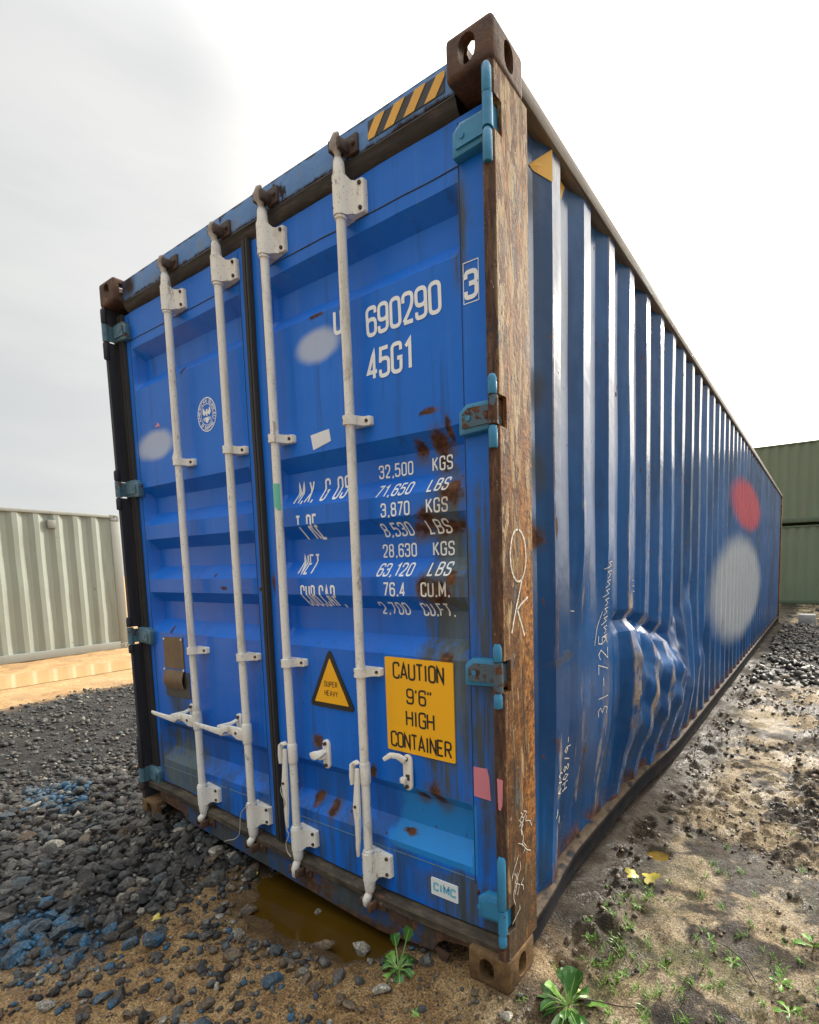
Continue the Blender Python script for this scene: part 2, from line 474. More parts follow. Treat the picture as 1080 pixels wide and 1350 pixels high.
def header_mat():
    m = M('header_blue')
    X = m.xyz()
    c = m.mix(m.noise(5, 4), (0.05, 0.17, 0.50), (0.15, 0.31, 0.58))
    c = m.mix(m.step(m.noise(1, 5, 0.7, stretch=(20, 20, 7)), 0.52, 0.68, 0, 0.6), c, (0.20, 0.22, 0.22))
    e = m.mx(m.step(m.math('ADD', X['Z'], m.math('MULTIPLY', m.noise(16, 5), 0.035)), 2.888, 2.900), m.step(m.math('SUBTRACT', X['Z'], m.math('MULTIPLY', m.noise(22, 5, 0.7), 0.04)), 2.780, 2.768))
    e = m.mx(e, m.step(m.noise(7, 5, 0.65), 0.62, 0.68), m.spot((0.22, 0.05, 2.86), (.13, .2, .09), m.noise(9, 4), 0.5, 0.2))
    c = m.mix(e, c, m.ramp(m.noise(30, 5), [(0.3, (0.025, 0.015, 0.012)), (0.6, RUST_D), (0.75, RUST_M)]))
    m.bump(m.noise(35, 5), 0.4, 0.006)
    return m.done(c, m.mix(e, (0.45,) * 3, (0.9,) * 3))
MAT['header'] = header_mat()
def sill_mat():
    m = M('sill_blue_rust')
    X = m.xyz()
    c = m.mix(m.noise(4, 4), (0.008, 0.035, 0.12), (0.018, 0.085, 0.26))
    c = m.mix(m.step(m.noise(1, 5, 0.7, stretch=(11, 11, 3)), 0.40, 0.54, 0, 0.9), c, m.mix(m.noise(1, 4, stretch=(30, 30, 4)), (0.022, 0.024, 0.022), (0.085, 0.09, 0.065)))
    r = m.mx(m.step(m.noise(6, 6, 0.7), 0.50, 0.60), m.step(m.math('SUBTRACT', X['Z'], m.math('MULTIPLY', m.noise(14, 4), 0.05)), 0.0, -0.03),
             m.step(X['X'], 0.42, 0.36), m.step(X['X'], 2.02, 2.14))
    c = m.mix(r, c, m.ramp(m.noise(28, 5), [(0.3, (0.03, 0.016, 0.01)), (0.55, (0.09, 0.042, 0.02)), (0.75, (0.18, 0.085, 0.035))]))
    m.bump(m.noise(45, 5), 0.5, 0.006)
    return m.done(c, 0.75)
MAT['sill'] = sill_mat()
def lip_mat():
    m = M('sill_lip_dirt')
    c = m.ramp(m.noise(1, 5, 0.65, stretch=(9, 22, 22)), [(0.3, (0.022, 0.015, 0.010)), (0.5, (0.060, 0.044, 0.028)), (0.7, (0.13, 0.10, 0.062))])
    m.bump(m.noise(60, 4), 0.5, 0.005)
    return m.done(c, 0.8)
MAT['lip'] = lip_mat()
def post_mat():
    m = M('post_scraped_steel')
    X = m.xyz()
    # rusted steel underneath
    g = m.noise(11, 6, 0.7)
    c = m.ramp(m.mix(0.5, g, m.noise(70, 5, 0.7)), [(0.34, (0.035, 0.016, 0.009)), (0.48, (0.12, 0.052, 0.020)), (0.60, (0.25, 0.115, 0.040)), (0.72, (0.38, 0.20, 0.075))])
    hi = m.step(m.math('ADD', X['Z'], m.math('MULTIPLY', m.noise(2.5, 3), 1.0)), 1.35, 2.5)
    # tan primer left in sharp-edged flakes, most of it high up
    f1 = m.math('ADD', m.noise(1, 6, 0.66, stretch=(30, 30, 6.5), dist=0.5), m.math('MULTIPLY', hi, 0.065))
    flake = m.step(f1, 0.555, 0.575)
    c = m.mix(m.math('MULTIPLY', flake, 0.92), c, m.ramp(m.noise(1, 5, 0.7, stretch=(38, 38, 9)), [(0.34, (0.23, 0.140, 0.060)), (0.5, (0.36, 0.245, 0.120)), (0.66, (0.46, 0.355, 0.215))]))
    # grey-blue paint remnants
    f2 = m.step(m.noise(1, 6, 0.7, stretch=(21, 21, 4.2), dist=0.4), 0.590, 0.610)
    c = m.mix(m.math('MULTIPLY', f2, 0.85), c, m.mix(m.noise(40, 4), (0.050, 0.066, 0.085), (0.15, 0.165, 0.17)))
    # rust runs and dark grease streaks
    r1 = m.step(m.noise(1, 5, 0.68, stretch=(34, 34, 1.6), dist=0.2), 0.545, 0.60, 0, 0.85)
    c = m.mix(r1, c, m.ramp(m.noise(1, 5, 0.7, stretch=(50, 50, 14)), [(0.36, (0.12, 0.040, 0.011)), (0.52, (0.32, 0.125, 0.030)), (0.66, (0.50, 0.235, 0.065))]))
    r2 = m.step(m.noise(1, 5, 0.7, stretch=(26, 26, 1.4)), 0.57, 0.64, 0, 0.85)
    c = m.mix(r2, c, m.mix(m.noise(35, 4), (0.022, 0.016, 0.013), (0.075, 0.06, 0.042)))
    oy = m.step(m.math('ADD', X['Y'], m.math('MULTIPLY', m.math('SUBTRACT', m.noise(1, 5, 0.7, stretch=(18, 18, 5)), 0.5), 0.22)), 0.125, 0.150)
    oy = m.math('MULTIPLY', oy, m.step(X['Z'], 2.5, 1.2))
    c = m.mix(m.math('MULTIPLY', oy, m.step(m.noise(22, 6, 0.74), 0.44, 0.50, 0, 0.9)), c, m.ramp(m.noise(55, 5, 0.7), [(0.34, (0.10, 0.035, 0.010)), (0.5, (0.34, 0.135, 0.032)), (0.66, (0.52, 0.25, 0.075))]))
    c = m.mix(m.math('MULTIPLY', m.step(X['Z'], 0.75, 0.15), m.step(m.noise(8, 5, 0.7), 0.35, 0.55, 0.3, 0.95)), c, m.mix(m.noise(1, 6, 0.72, stretch=(30, 30, 9)), (0.020, 0.018, 0.017), (0.13, 0.085, 0.05)))
    fr = m.step(X['Y'], 0.018, 0.005)
    c = m.mix(m.math('MULTIPLY', fr, 0.85), c, m.ramp(m.noise(1, 6, 0.72, stretch=(60, 60, 8)), [(0.35, (0.022, 0.018, 0.020)), (0.55, (0.085, 0.045, 0.035)), (0.7, (0.22, 0.11, 0.06))]))
    sc_ = m.step(m.noise(1, 4, 0.7, stretch=(110, 110, 26), dist=0.8), 0.68, 0.71)
    c = m.mix(m.math('MULTIPLY', sc_, 0.85), c, (0.70, 0.63, 0.46))
    h = m.math('ADD', m.math('MULTIPLY', flake, 0.5), m.math('ADD', m.math('MULTIPLY', f2, 0.4), m.math('MULTIPLY', m.noise(60, 5, 0.7), 0.6)))
    m.bump(h, 0.8, 0.006)
    return m.done(c, 0.7, spec=0.2)
MAT['post'] = post_mat()
def dark_post():
    m = M('post_dark_grime')
    c = m.ramp(m.noise(1, 5, 0.6, stretch=(40, 40, 2)), [(0.3, (0.012, 0.012, 0.014)), (0.52, (0.022, 0.024, 0.035)), (0.7, (0.06, 0.035, 0.022))])
    return m.done(c, 0.7)
MAT['post_dark'] = dark_post()
def casting_mat(name, dk=1.0, st=None):
    m = M(name)
    c = m.ramp(m.noise(9, 6, 0.7), st or [(0.3, (0.03 * dk, 0.017 * dk, 0.012 * dk)), (0.5, (0.085 * dk, 0.042 * dk, 0.025 * dk)), (0.72, (0.17 * dk, 0.085 * dk, 0.045 * dk))])
    c = m.mix(m.step(m.noise(1, 5, 0.7, stretch=(50, 50, 12)), 0.60, 0.70, 0, 0.5), c, (0.32 * dk, 0.20 * dk, 0.11 * dk))
    m.bump(m.noise(60, 6, 0.7), 0.7, 0.006)
    return m.done(c, 0.78)
MAT['casting'] = casting_mat('casting_rust')
MAT['casting_low'] = casting_mat('casting_rust_muddy', 1.0, [(0.3, (0.05, 0.026, 0.010)), (0.5, (0.14, 0.075, 0.026)), (0.72, (0.30, 0.18, 0.07))])
def rail_mat():
    m = M('rail_worn')
    c = m.ramp(m.noise(1, 6, 0.7, stretch=(30, 1.5, 30)), [(0.3, (0.05, 0.030, 0.02)), (0.5, (0.14, 0.105, 0.075)), (0.7, (0.26, 0.215, 0.16))])
    m.bump(m.noise(60, 4), 0.3, 0.004)
    return m.done(c, 0.5)
MAT['rail'] = rail_mat()
def brail_mat():
    m = M('bottom_rail_dark')
    X = m.xyz()
    c = m.ramp(m.noise(6, 5, 0.65), [(0.3, (0.006, 0.007, 0.009)), (0.55, (0.011, 0.012, 0.018)), (0.75, (0.035, 0.022, 0.014))])
    c = m.mix(m.math('MULTIPLY', m.step(X['Z'], 0.125, 0.15), m.step(m.noise(12, 4), 0.35, 0.5)), c, m.mix(m.noise(30, 4), (0.045, 0.028, 0.018), (0.15, 0.11, 0.07)))
    m.bump(m.noise(50, 4), 0.4, 0.005)
    return m.done(c, 0.8, spec=0.2)
MAT['brail'] = brail_mat()
def rod_mat():
    m = M('rod_cream_paint')
    X = m.xyz()
    c = m.mix(m.noise(1, 4, stretch=(20, 20, 1.5)), (0.74, 0.70, 0.63), (0.90, 0.87, 0.80))
    c = m.mix(m.step(m.noise(110, 3), 0.60, 0.70, 0, 0.45), c, (0.22, 0.18, 0.13))
    c = m.mix(m.step(m.noise(1, 5, 0.65, stretch=(30, 30, 2)), 0.55, 0.70, 0, 0.5), c, (0.42, 0.36, 0.22))
    c = m.mix(m.step(m.math('ADD', X['Z'], m.math('MULTIPLY', m.noise(20, 4), 0.05)), 2.775, 2.83, 0, 0.8), c, (0.16, 0.10, 0.07))
    c = m.mix(m.step(m.noise(1, 6, 0.7, stretch=(26, 26, 8)), 0.60, 0.67, 0, 0.6), c, (0.16, 0.085, 0.045))
    c = m.mix(m.step(m.noise(1, 5, 0.65, stretch=(9, 9, 5)), 0.55, 0.70, 0, 0.35), c, (0.20, 0.17, 0.13))
    return m.done(c, 0.45)
MAT['rod'] = rod_mat()
MAT['bolt'] = simple('bolt_rust', (0.06, 0.035, 0.025), 0.7)
MAT['gasket'] = simple('gasket_rubber', (0.022, 0.020, 0.019), 0.65, 0.4, 12)
def gasket2():
    m = M('gasket_dusty')
    c = m.ramp(m.noise(1, 5, 0.7, stretch=(8, 8, 60)), [(0.35, (0.016, 0.015, 0.014)), (0.55, (0.035, 0.03, 0.027)), (0.72, (0.085, 0.062, 0.048))])
    return m.done(c, 0.7)
MAT['gasket_top'] = gasket2()
def teal(name, a, b, rust=0.66):
    m = M(name)
    c = m.mix(m.noise(12, 3), a, b)
    r = m.step(m.noise(16, 5, 0.7), rust, rust + 0.05)
    c = m.mix(r, c, rust_color(m, 40))
    m.bump(m.noise(40, 4), 0.4, 0.004)
    return m.done(c, m.mix(r, (0.38,) * 3, (0.85,) * 3))
MAT['teal'] = teal('hinge_blue', (0.018, 0.16, 0.34), (0.045, 0.27, 0.46))
MAT['teal_l'] = teal('hinge_faded', (0.05, 0.12, 0.17), (0.11, 0.21, 0.26), 0.55)
MAT['knuckle'] = teal('knuckle_worn', (0.03, 0.15, 0.24), (0.10, 0.065, 0.045), 0.48)
def sticker(name, a, b=None, dirt=0.3):
    m = M(name)
    b = b or tuple(q * 0.86 for q in a)
    c = m.mix(m.noise(6, 3), a, b)
    d = m.step(m.noise(1, 5, 0.7, stretch=(60, 60, 8)), 0.62, 0.74)
    c = m.mix(m.math('MULTIPLY', d, dirt), c, (0.25, 0.13, 0.04))
    return m.done(c, 0.42)
MAT['yellow'] = sticker('sticker_yellow', (0.97, 0.50, 0.010), (0.92, 0.43, 0.008))
MAT['yellow_h'] = sticker('hazard_yellow', (0.78, 0.42, 0.03), (0.66, 0.33, 0.03), 0.5)
MAT['black'] = simple('print_black', (0.018, 0.016, 0.014), 0.5)
MAT['hblack'] = simple('hazard_black', (0.035, 0.034, 0.036), 0.6)
def ink():
    m = M('stencil_white')
    c = m.mix(m.noise(30, 4), (0.80, 0.84, 0.86), (0.92, 0.93, 0.93))
    w = m.noise(14, 4, 0.6)
    r = m.mx(m.spot((2.20, .07, 1.61), (.09, .3, .09), w, 0.6, 0.2), m.spot((2.15, .07, 1.32), (.11, .3, .07), w, 0.6, 0.2))
    c = m.mix(m.math('MULTIPLY', r, 0.6), c, (0.45, 0.30, 0.14))
    ch = m.step(m.noise(60, 4, 0.6), 0.66, 0.70)
    c = m.mix(m.math('MULTIPLY', ch, 0.7), c, (0.05, 0.12, 0.35))
    return m.done(c, 0.5)
MAT['ink'] = ink()
MAT['white'] = sticker('sticker_white', (0.80, 0.82, 0.83), (0.72, 0.74, 0.76), 0.15)
MAT['cyan'] = simple('print_cyan', (0.18, 0.50, 0.66), 0.5)
MAT['pink'] = sticker('sticker_pink', (0.70, 0.25, 0.30), (0.62, 0.20, 0.26), 0.3)
MAT['green_s'] = sticker('sticker_green', (0.10, 0.50, 0.34), (0.22, 0.60, 0.45), 0.1)
MAT['plate'] = simple('plate_tarnished', (0.17, 0.105, 0.055), 0.5, 0.35, 14, 0.5)
MAT['plate_d'] = simple('plate_dark', (0.055, 0.055, 0.05), 0.5, 0.3, 18, 0.3)
def chalk():
    m = M('chalk_white')
    c = m.mix(m.step(m.noise(90, 3), 0.4, 0.6), (0.5, 0.47, 0.40), (0.86, 0.82, 0.72))
    return m.done(c, 0.9)
MAT['chalk'] = chalk()
MAT['wire'] = simple('wire_galvanised', (0.42, 0.38, 0.31), 0.5)

# ================================================================== the container (front left bottom corner at the origin)
W, L, H = 2.438, 12.192, 2.896
CAMP = np.array([3.24393, -1.33114, 1.38313])
GROOVES = [(2.556, 2.345), (1.842, 1.642), (1.568, 1.355), (1.286, 1.072), (0.580, 0.352)]
YD = 0.065
def sag(x):
    return np.interp(x, [0.0, 0.28, 1.18, 1.84, 2.10, 2.438], [0.214, 0.212, 0.156, 0.131, 0.133, 0.142])
def groove(z):
    z = np.asarray(z, float); g = np.zeros_like(z)
    for t, b in GROOVES:
        g = np.maximum(g, np.clip(np.minimum((t - z) / 0.052, (z - b) / 0.066), 0, 1))
    return g
def door_y(x, z):
    x = np.asarray(x, float); z = np.asarray(z, float)
    e = np.maximum(np.clip(np.minimum((x - 0.154) / 0.03, (1.128 - x) / 0.02), 0, 1), np.clip(np.minimum((x - 1.285) / 0.02, (2.268 - x) / 0.016), 0, 1))
    d = (fbm2(x * 5, z * 5, 3, 5) - 0.5) * 0.008 + 0.012 * np.exp(-((x - 2.17) / 0.06) ** 2 - ((z - 1.825) / 0.035) ** 2) + 0.008 * np.exp(-((x - 2.0) / 0.10) ** 2 - ((z - 0.60) / 0.05) ** 2)
    return YD + 0.052 * groove(z) * e + d * sstep(0, 1, e)
def onto_door(x, z):
    """(x, z) read off the flat door plane -> the place on the true, grooved surface seen there"""
    y = float(door_y(x, z)); k = (y - CAMP[1]) / (YD - CAMP[1])
    return CAMP[0] + (x - CAMP[0]) * k, CAMP[2] + (z - CAMP[2]) * k

# corrugated right hand wall, with its big dent
PER, R0 = 0.286, 0.333
XO = 2.420
def corr(y):
    p = np.mod(np.asarray(y, float) - R0, PER)
    q = np.where(p < 0.075, p / 0.075, np.where(p < 0.143, 1.0, np.where(p < 0.218, (0.218 - p) / 0.075, 0.0)))
    q = np.where(np.asarray(y) < R0, 0.0, q)
    return np.where(np.asarray(y) > 11.9, 0.0, q)
def push(y):
    return 0.055 * sstep(0.20, 0.75, y) * (1 - sstep(1.45, 2.45, y))
def wall_x(y, z):
    y = np.asarray(y, float); z = np.asarray(z, float)
    A = 1 - 0.86 * sstep(0.46, 0.66, y) * (1 - sstep(1.02, 1.22, y)) * (1 - sstep(1.05, 1.5, z)) * 1.0
    A = A * (1 - 0.10 * (1 - sstep(2.4, 3.4, y)) * (1 - sstep(0.5, 0.95, z)))
    zt = np.interp(y, [1.0, 1.38, 1.85, 2.1, 2.4, 3.2], [1.10, 1.10, 0.97, 0.93, 1.10, 1.15])
    w = np.interp(y, [1.2, 1.9, 2.15, 2.5, 3.2], [0.19, 0.19, 0.26, 0.6, 0.8])
    amp = np.interp(y, [0.95, 1.2, 1.36, 1.62, 1.95, 2.3, 2.5, 2.9, 3.4], [0, 0.018, 0.062, 0.088, 0.108, 0.098, 0.070, 0.030, 0])
    up = np.clip((zt - z) / w, 0, 1)
    dn = sstep(0, 1, (z - 0.15) / 0.42)
    d = amp * up * dn
    d = d - push(y) * (1 - sstep(0.15, 0.80, z))
    # a pulled-in crease just above the fold, crumpled sheet below
    d = d - 0.040 * np.clip(1 - np.abs(z - zt) / 0.055, 0, 1) * np.interp(y, [1.05, 1.25, 1.9, 2.1], [0, 1, 0.9, 0])
    cr_ = (fbm2(y * 4.2, z * 5.0 + y * 3, 4, 9) - 0.5)
    d = d + cr_ * 0.030 * sstep(1.0, 1.35, y) * (1 - sstep(2.3, 3.0, y)) * (1 - sstep(0.95, 1.15, z)) * sstep(0.15, 0.3, z)
    fold = np.abs(np.mod(y * 3.3 + z * 4.1, 1.0) - 0.5)
    d = d - 0.045 * (0.5 - fold) * sstep(1.25, 1.5, y) * (1 - sstep(2.15, 2.4, y)) * (1 - sstep(0.9, 1.05, z)) * sstep(0.3, 0.5, z)
    d = d + (fbm2(y * 2.3, z * 1.1, 3, 3) - 0.5) * 0.016 * (1 - sstep(3, 6, y)) * sstep(2.75, 2.3, z)
    # two smaller knocks further along
    for yc, zc, a in ((2.75, 1.18, -0.02), (3.35, 0.72, -0.03), (3.05, 0.62, 0.022), (4.3, 0.7, -0.02)):
        d = d + a * np.exp(-((y - yc) / 0.10) ** 2 - ((z - zc) / 0.09) ** 2)
    return XO - 0.036 + 0.036 * corr(y) * A + d

root = empty('shipping_container')
tag(root, 'large blue high cube shipping container with dented rusty corrugated side and white locking rods', 'shipping container')

# ---- corrugated side walls
def ycols(fine_to, nf):
    ys = list(np.linspace(0.205, R0, 7)[:-1])
    y = R0
    while y < 11.9:
        n = nf if y < fine_to else 1
        for a, b in ((0, 0.075), (0.075, 0.143), (0.143, 0.218), (0.218, PER)):
            ys += list(np.linspace(y + a, y + b, n, endpoint=False))
        y += PER
    ys = [q for q in ys if q < 11.985] + [11.985]
    return np.array(ys)
ys = ycols(3.6, 5)
zs = np.concatenate([np.linspace(0.135, 1.3, 84), np.linspace(1.34, 2.80, 26)])
YY, ZZ = np.meshgrid(ys, zs, indexing='ij')
wm = MB().grid(np.stack([wall_x(YY, ZZ), YY, ZZ], -1))
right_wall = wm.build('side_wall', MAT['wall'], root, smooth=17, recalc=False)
tag(right_wall, 'dented corrugated blue long side wall')
ysl = ycols(0, 1)
YY, ZZ = np.meshgrid(ysl, np.linspace(0.135, 2.80, 2), indexing='ij')
MB().grid(np.stack([0.018 + 0.036 - 0.036 * corr(YY), YY, ZZ], -1)[::-1]).build('side_wall', MAT['wall'], root, smooth=17, recalc=False)
# roof, floor, far end
rx = np.linspace(0.05, W - 0.05, 2); ry = np.linspace(0.12, L - 0.12, 170)
RX, RY = np.meshgrid(rx, ry, indexing='ij')
MB().grid(np.stack([RX, RY, 2.862 + 0.018 * (np.arange(170) % 4 // 2)[None, :] * np.ones_like(RX)], -1)).build('roof', MAT['brail'], root, recalc=False)
MB().box(0.06, W - 0.12, 0.14, L - 0.15, 0.10, 0.14).build('floor', MAT['sill'], root)
MB().box(0.05, W - 0.05, L - 0.06, L - 0.03, 0.02, 2.87).build('end_wall', MAT['wall'], root)

# ---- long rails
tr = MB().box(W - 0.062, W - 0.002, 0.17, L - 0.17, 2.797, 2.852)
tr.build('top_rail', MAT['rail'], root, bevel=0.008, smooth=40)
MB().box(0.002, 0.062, 0.17, L - 0.17, 2.797, 2.852).build('top_rail', MAT['rail'], root, bevel=0.008, smooth=40)
def bottom_rail(side):
    m = MB()
    yv = np.concatenate([np.linspace(0.165, 3.0, 60), np.linspace(3.2, L - 0.17, 40)])
    prof = [(-0.046, 0.148), (-0.010, 0.150), (0.008, 0.142), (0.008, 0.120), (-0.014, 0.085), (-0.014, 0.020), (-0.06, 0.016)]
    P = np.zeros((len(yv), len(prof), 3))
    for j, (dx, z) in enumerate(prof):
        if side > 0:
            bend = -push(yv) * 0.96 + (fbm2(yv * 4, yv * 0 + j * .2, 3, 4) - 0.5) * 0.006 * (1 - sstep(2.2, 3, yv))
            lift = 0.0 * sstep(0.25, 0.6, yv) * (1 - sstep(1.0, 2.0, yv)) * (1 if j > 2 else 0.3)
            P[:, j] = np.stack([XO + dx + bend, yv, z + lift], -1)
        else:
            P[:, j] = np.stack([0 * yv + W - XO - dx, yv, 0 * yv + z], -1)
    m.grid(P if side > 0 else P[::-1])
    m.build('bottom_rail', MAT['brail'], root, smooth=35, recalc=False)
bottom_rail(1); bottom_rail(-1)

# ---- corner castings: hollow blocks with three apertures
def casting_mesh(name, mat):
    a = MB().box(0, 0.162, 0, 0.178, 0, 0.118).mesh('a', None, bevel=0.014, seg=3)
    oa = bpy.data.objects.new('tmp_a', a); col.objects.link(oa)
    cut = [MB().box(0.026, 0.200, 0.028, 0.150, 0.028, 0.092).mesh('b'),
           MB().prism(stadium(0.086, 0.060, 0.058, 0.080), 1, -0.05, 0.08).mesh('c'),
           MB().prism([(y, z) for y, z in stadium(0.090, 0.060, 0.052, 0.080)], 0, -0.05, 0.08).mesh('d'),
           MB().prism(stadium(0.086, 0.089, 0.064, 0.120), 2, 0.06, 0.2).mesh('e')]
    tmp = []
    for c in cut:
        oc = bpy.data.objects.new('tmp_c', c); col.objects.link(oc); tmp.append(oc)
        md = oa.modifiers.new('b', 'BOOLEAN'); md.object = oc; md.operation = 'DIFFERENCE'; md.solver = 'EXACT'
    dg = bpy.context.evaluated_depsgraph_get(); dg.update()
    me = bpy.data.meshes.new_from_object(oa.evaluated_get(dg))
    for o in [oa] + tmp: bpy.data.objects.remove(o)
    me.name = name
    me.materials.clear(); me.materials.append(mat)
    for p in me.polygons: p.use_smooth = True
    me.set_sharp_from_angle(angle=math.radians(35))
    return me
def mirrored(me, fx, fy, fz, mat):
    m2 = me.copy()
    co = np.zeros(len(m2.vertices) * 3); m2.vertices.foreach_get('co', co); co = co.reshape(-1, 3)
    co = np.where([fx, fy, fz], np.array([0.162, 0.178, 0.118]) - co, co)
    m2.vertices.foreach_set('co', co.ravel())
    if (fx + fy + fz) % 2: m2.flip_normals()
    m2.materials.clear(); m2.materials.append(mat)
    return m2
cast0 = casting_mesh('corner_casting', MAT['casting'])
for cx in (0, 1):
    for cy in (0, 1):
        for cz in (0, 1):
            me = mirrored(cast0, cx, cy, 1 - cz, MAT['casting'] if cz else MAT['casting_low'])
            o = bpy.data.objects.new('corner_casting', me)
            o.location = (cx * (W - 0.162), cy * (L - 0.178), cz * (H - 0.118))
            link(o, root)

# ---- corner posts; the front ones are notched where the hinge knuckles turn
HZ = [(2.605, 2.690), (1.800, 1.882), (1.000, 1.092), (0.212, 0.290)]
def post(front, right):
    m = MB()
    def seg(z0, z1, notch):
        if front:
            if notch: poly = [(2.434, 0.052), (2.434, 0.204), (2.350, 0.204), (2.350, 0.125), (2.395, 0.120), (2.420, 0.052)]
            else: poly = [(2.398, 0.003), (2.424, 0.003), (2.434, 0.013), (2.434, 0.204), (2.350, 0.204), (2.350, 0.125), (2.395, 0.120), (2.398, 0.060)]
        else:
            poly = [(2.330, L - 0.15), (2.434, L - 0.15), (2.434, L - 0.004), (2.330, L - 0.004)]
        if not right: poly = [(W - a, b) for a, b in poly][::-1]
        m.prism(poly, 2, z0, z1)
    if front:
        zs_ = [0.114]
        for a, b in sorted(HZ): zs_ += [a - 0.004, b + 0.004]
        zs_ += [2.780]
        for i in range(len(zs_) - 1): seg(zs_[i], zs_[i + 1], i % 2 == 1)
    else: seg(0.114, 2.78, False)
    return m.build('corner_post', MAT['post'] if right else MAT['post_dark'], root, smooth=30)
post_r = post(True, True); post_l = post(True, False); post(False, True); post(False, False)
tag(post_r, 'corner post with paint scraped to rust'); tag(post_l, 'dark grimy corner post')
# hinge lugs welded on the posts
for side in (1, 0):
    for i, (a, b) in enumerate(HZ):
        px = 2.4165 if side else 0.030
        up = (2.768, 1.941, 1.149, 0.468)[i]; lo = (2.514, 1.732, 0.950, 0.168)[i]
        par = post_r if side else post_l
        for z0, z1 in ((b + 0.003, up), (lo, a - 0.003)):
            m = MB().tube([(px, 0.002, z0), (px, 0.002, z0 + 0.004), (px, 0.002, z1 - 0.012), (px, 0.002, z1)], [0.0125, 0.0145, 0.0145, 0.010], 10)
            m.build('hinge_lug', MAT['teal'] if side else MAT['post_dark'], par, smooth=50)
MB().prism([(2.407, 0.724), (2.427, 0.722), (2.424, 0.64), (2.418, 0.622), (2.410, 0.625)], 1, 0.0005, 0.0022).build('sticker_scrap', MAT['pink'], post_r)

# ---- header over the doors
hv = np.linspace(0.158, 2.280, 60)
def strip(yz, xs, wob=0.0, seed=0):
    P = np.zeros((len(xs), len(yz), 3))
    for j, (y, z) in enumerate(yz):
        w_ = (fbm2(xs * 6, xs * 0 + j * 1.3 + seed, 4, seed) - 0.5) * wob
        P[:, j] = np.stack([xs, y + w_ * 0.5, (z(xs) if callable(z) else z) + w_], -1)
    return P
header = MB().grid(strip([(0.12, 2.886), (0.052, 2.886), (0.045, 2.880), (0.045, 2.800), (0.049, 2.790), (0.12, 2.790)], hv, 0.006, 3)).build('door_header', MAT['header'], root, smooth=40, recalc=False)
MB().grid(strip([(0.10, 2.791), (0.046, 2.785), (0.040, 2.776), (0.047, 2.768), (0.047, 2.760), (0.058, 2.745), (0.075, 2.732), (0.10, 2.735)], hv, 0.006, 7)).build('gasket', MAT['gasket_top'], header, smooth=50, recalc=False)
# hazard stripes on the header (yellow on black)
hz0, hz1, hx0, hx1 = 2.804, 2.862, 1.925, 2.246
MB().box(hx0, hx1 - 0.004, 0.0415, 0.0425, hz0, hz1).build('hazard_backing', MAT['hblack'], header)
dxs = 0.050
def hclip(x0, w_):
    p = [(x0, hz0), (x0 + w_, hz0), (x0 + w_ + dxs, hz1), (x0 + dxs, hz1)]
    out = []
    for xl, sgn in ((hx0 + 0.0003, 1), (hx1, -1)):
        out = []
        for i in range(len(p)):
            a, b = p[i], p[(i + 1) % len(p)]
            ia, ib = (a[0] - xl) * sgn >= 0, (b[0] - xl) * sgn >= 0
            if ia: out.append(a)
            if ia != ib:
                t = (xl - a[0]) / (b[0] - a[0]); out.append((xl, a[1] + t * (b[1] - a[1])))
        p = out
    return p
for k in range(-1, 5):
    p = hclip(1.945 + 0.085 * k - 0.035, 0.044)
    if len(p) > 2: MB().prism(p, 1, 0.0400, 0.0410).build('hazard_stripe', MAT['yellow_h'], header)

# ---- sill
sx = np.linspace(0.155, 2.285, 80)
def sill_low(x):
    return np.interp(x, [0.155, 0.395, 0.42, 1.33, 1.83, 2.10, 2.13, 2.285], [0.118, 0.100, 0.066, 0.010, -0.024, 0.000, 0.056, 0.082])
sill = MB().grid(strip([(0.13, lambda x: sag(x) - 0.030), (0.034, lambda x: sag(x) - 0.036), (0.034, lambda x: sill_low(x) + 0.004), (0.040, sill_low), (0.13, lambda x: sill_low(x) + 0.002)], sx, 0.005, 5)).build('door_sill', MAT['sill'], root, smooth=40, recalc=False)
sx2 = np.linspace(0.06, 2.395, 70)
MB().grid(strip([(0.13, lambda x: sag(x) - 0.004), (0.030, lambda x: sag(x)), (0.020, lambda x: sag(x) - 0.005), (0.020, lambda x: sag(x) - 0.030), (0.028, lambda x: sag(x) - 0.038), (0.12, lambda x: sag(x) - 0.036)], sx2, 0.005, 6)).build('sill_lip', MAT['lip'], sill, smooth=40, recalc=False)
# torn tab of rusty plate hanging under the right end of the sill
MB().prism([(2.10, 0.02), (2.17, 0.015), (2.155, -0.02), (2.135, -0.028), (2.12, -0.005)], 1, 0.036, 0.044).build('bent_tab', MAT['casting'], sill)

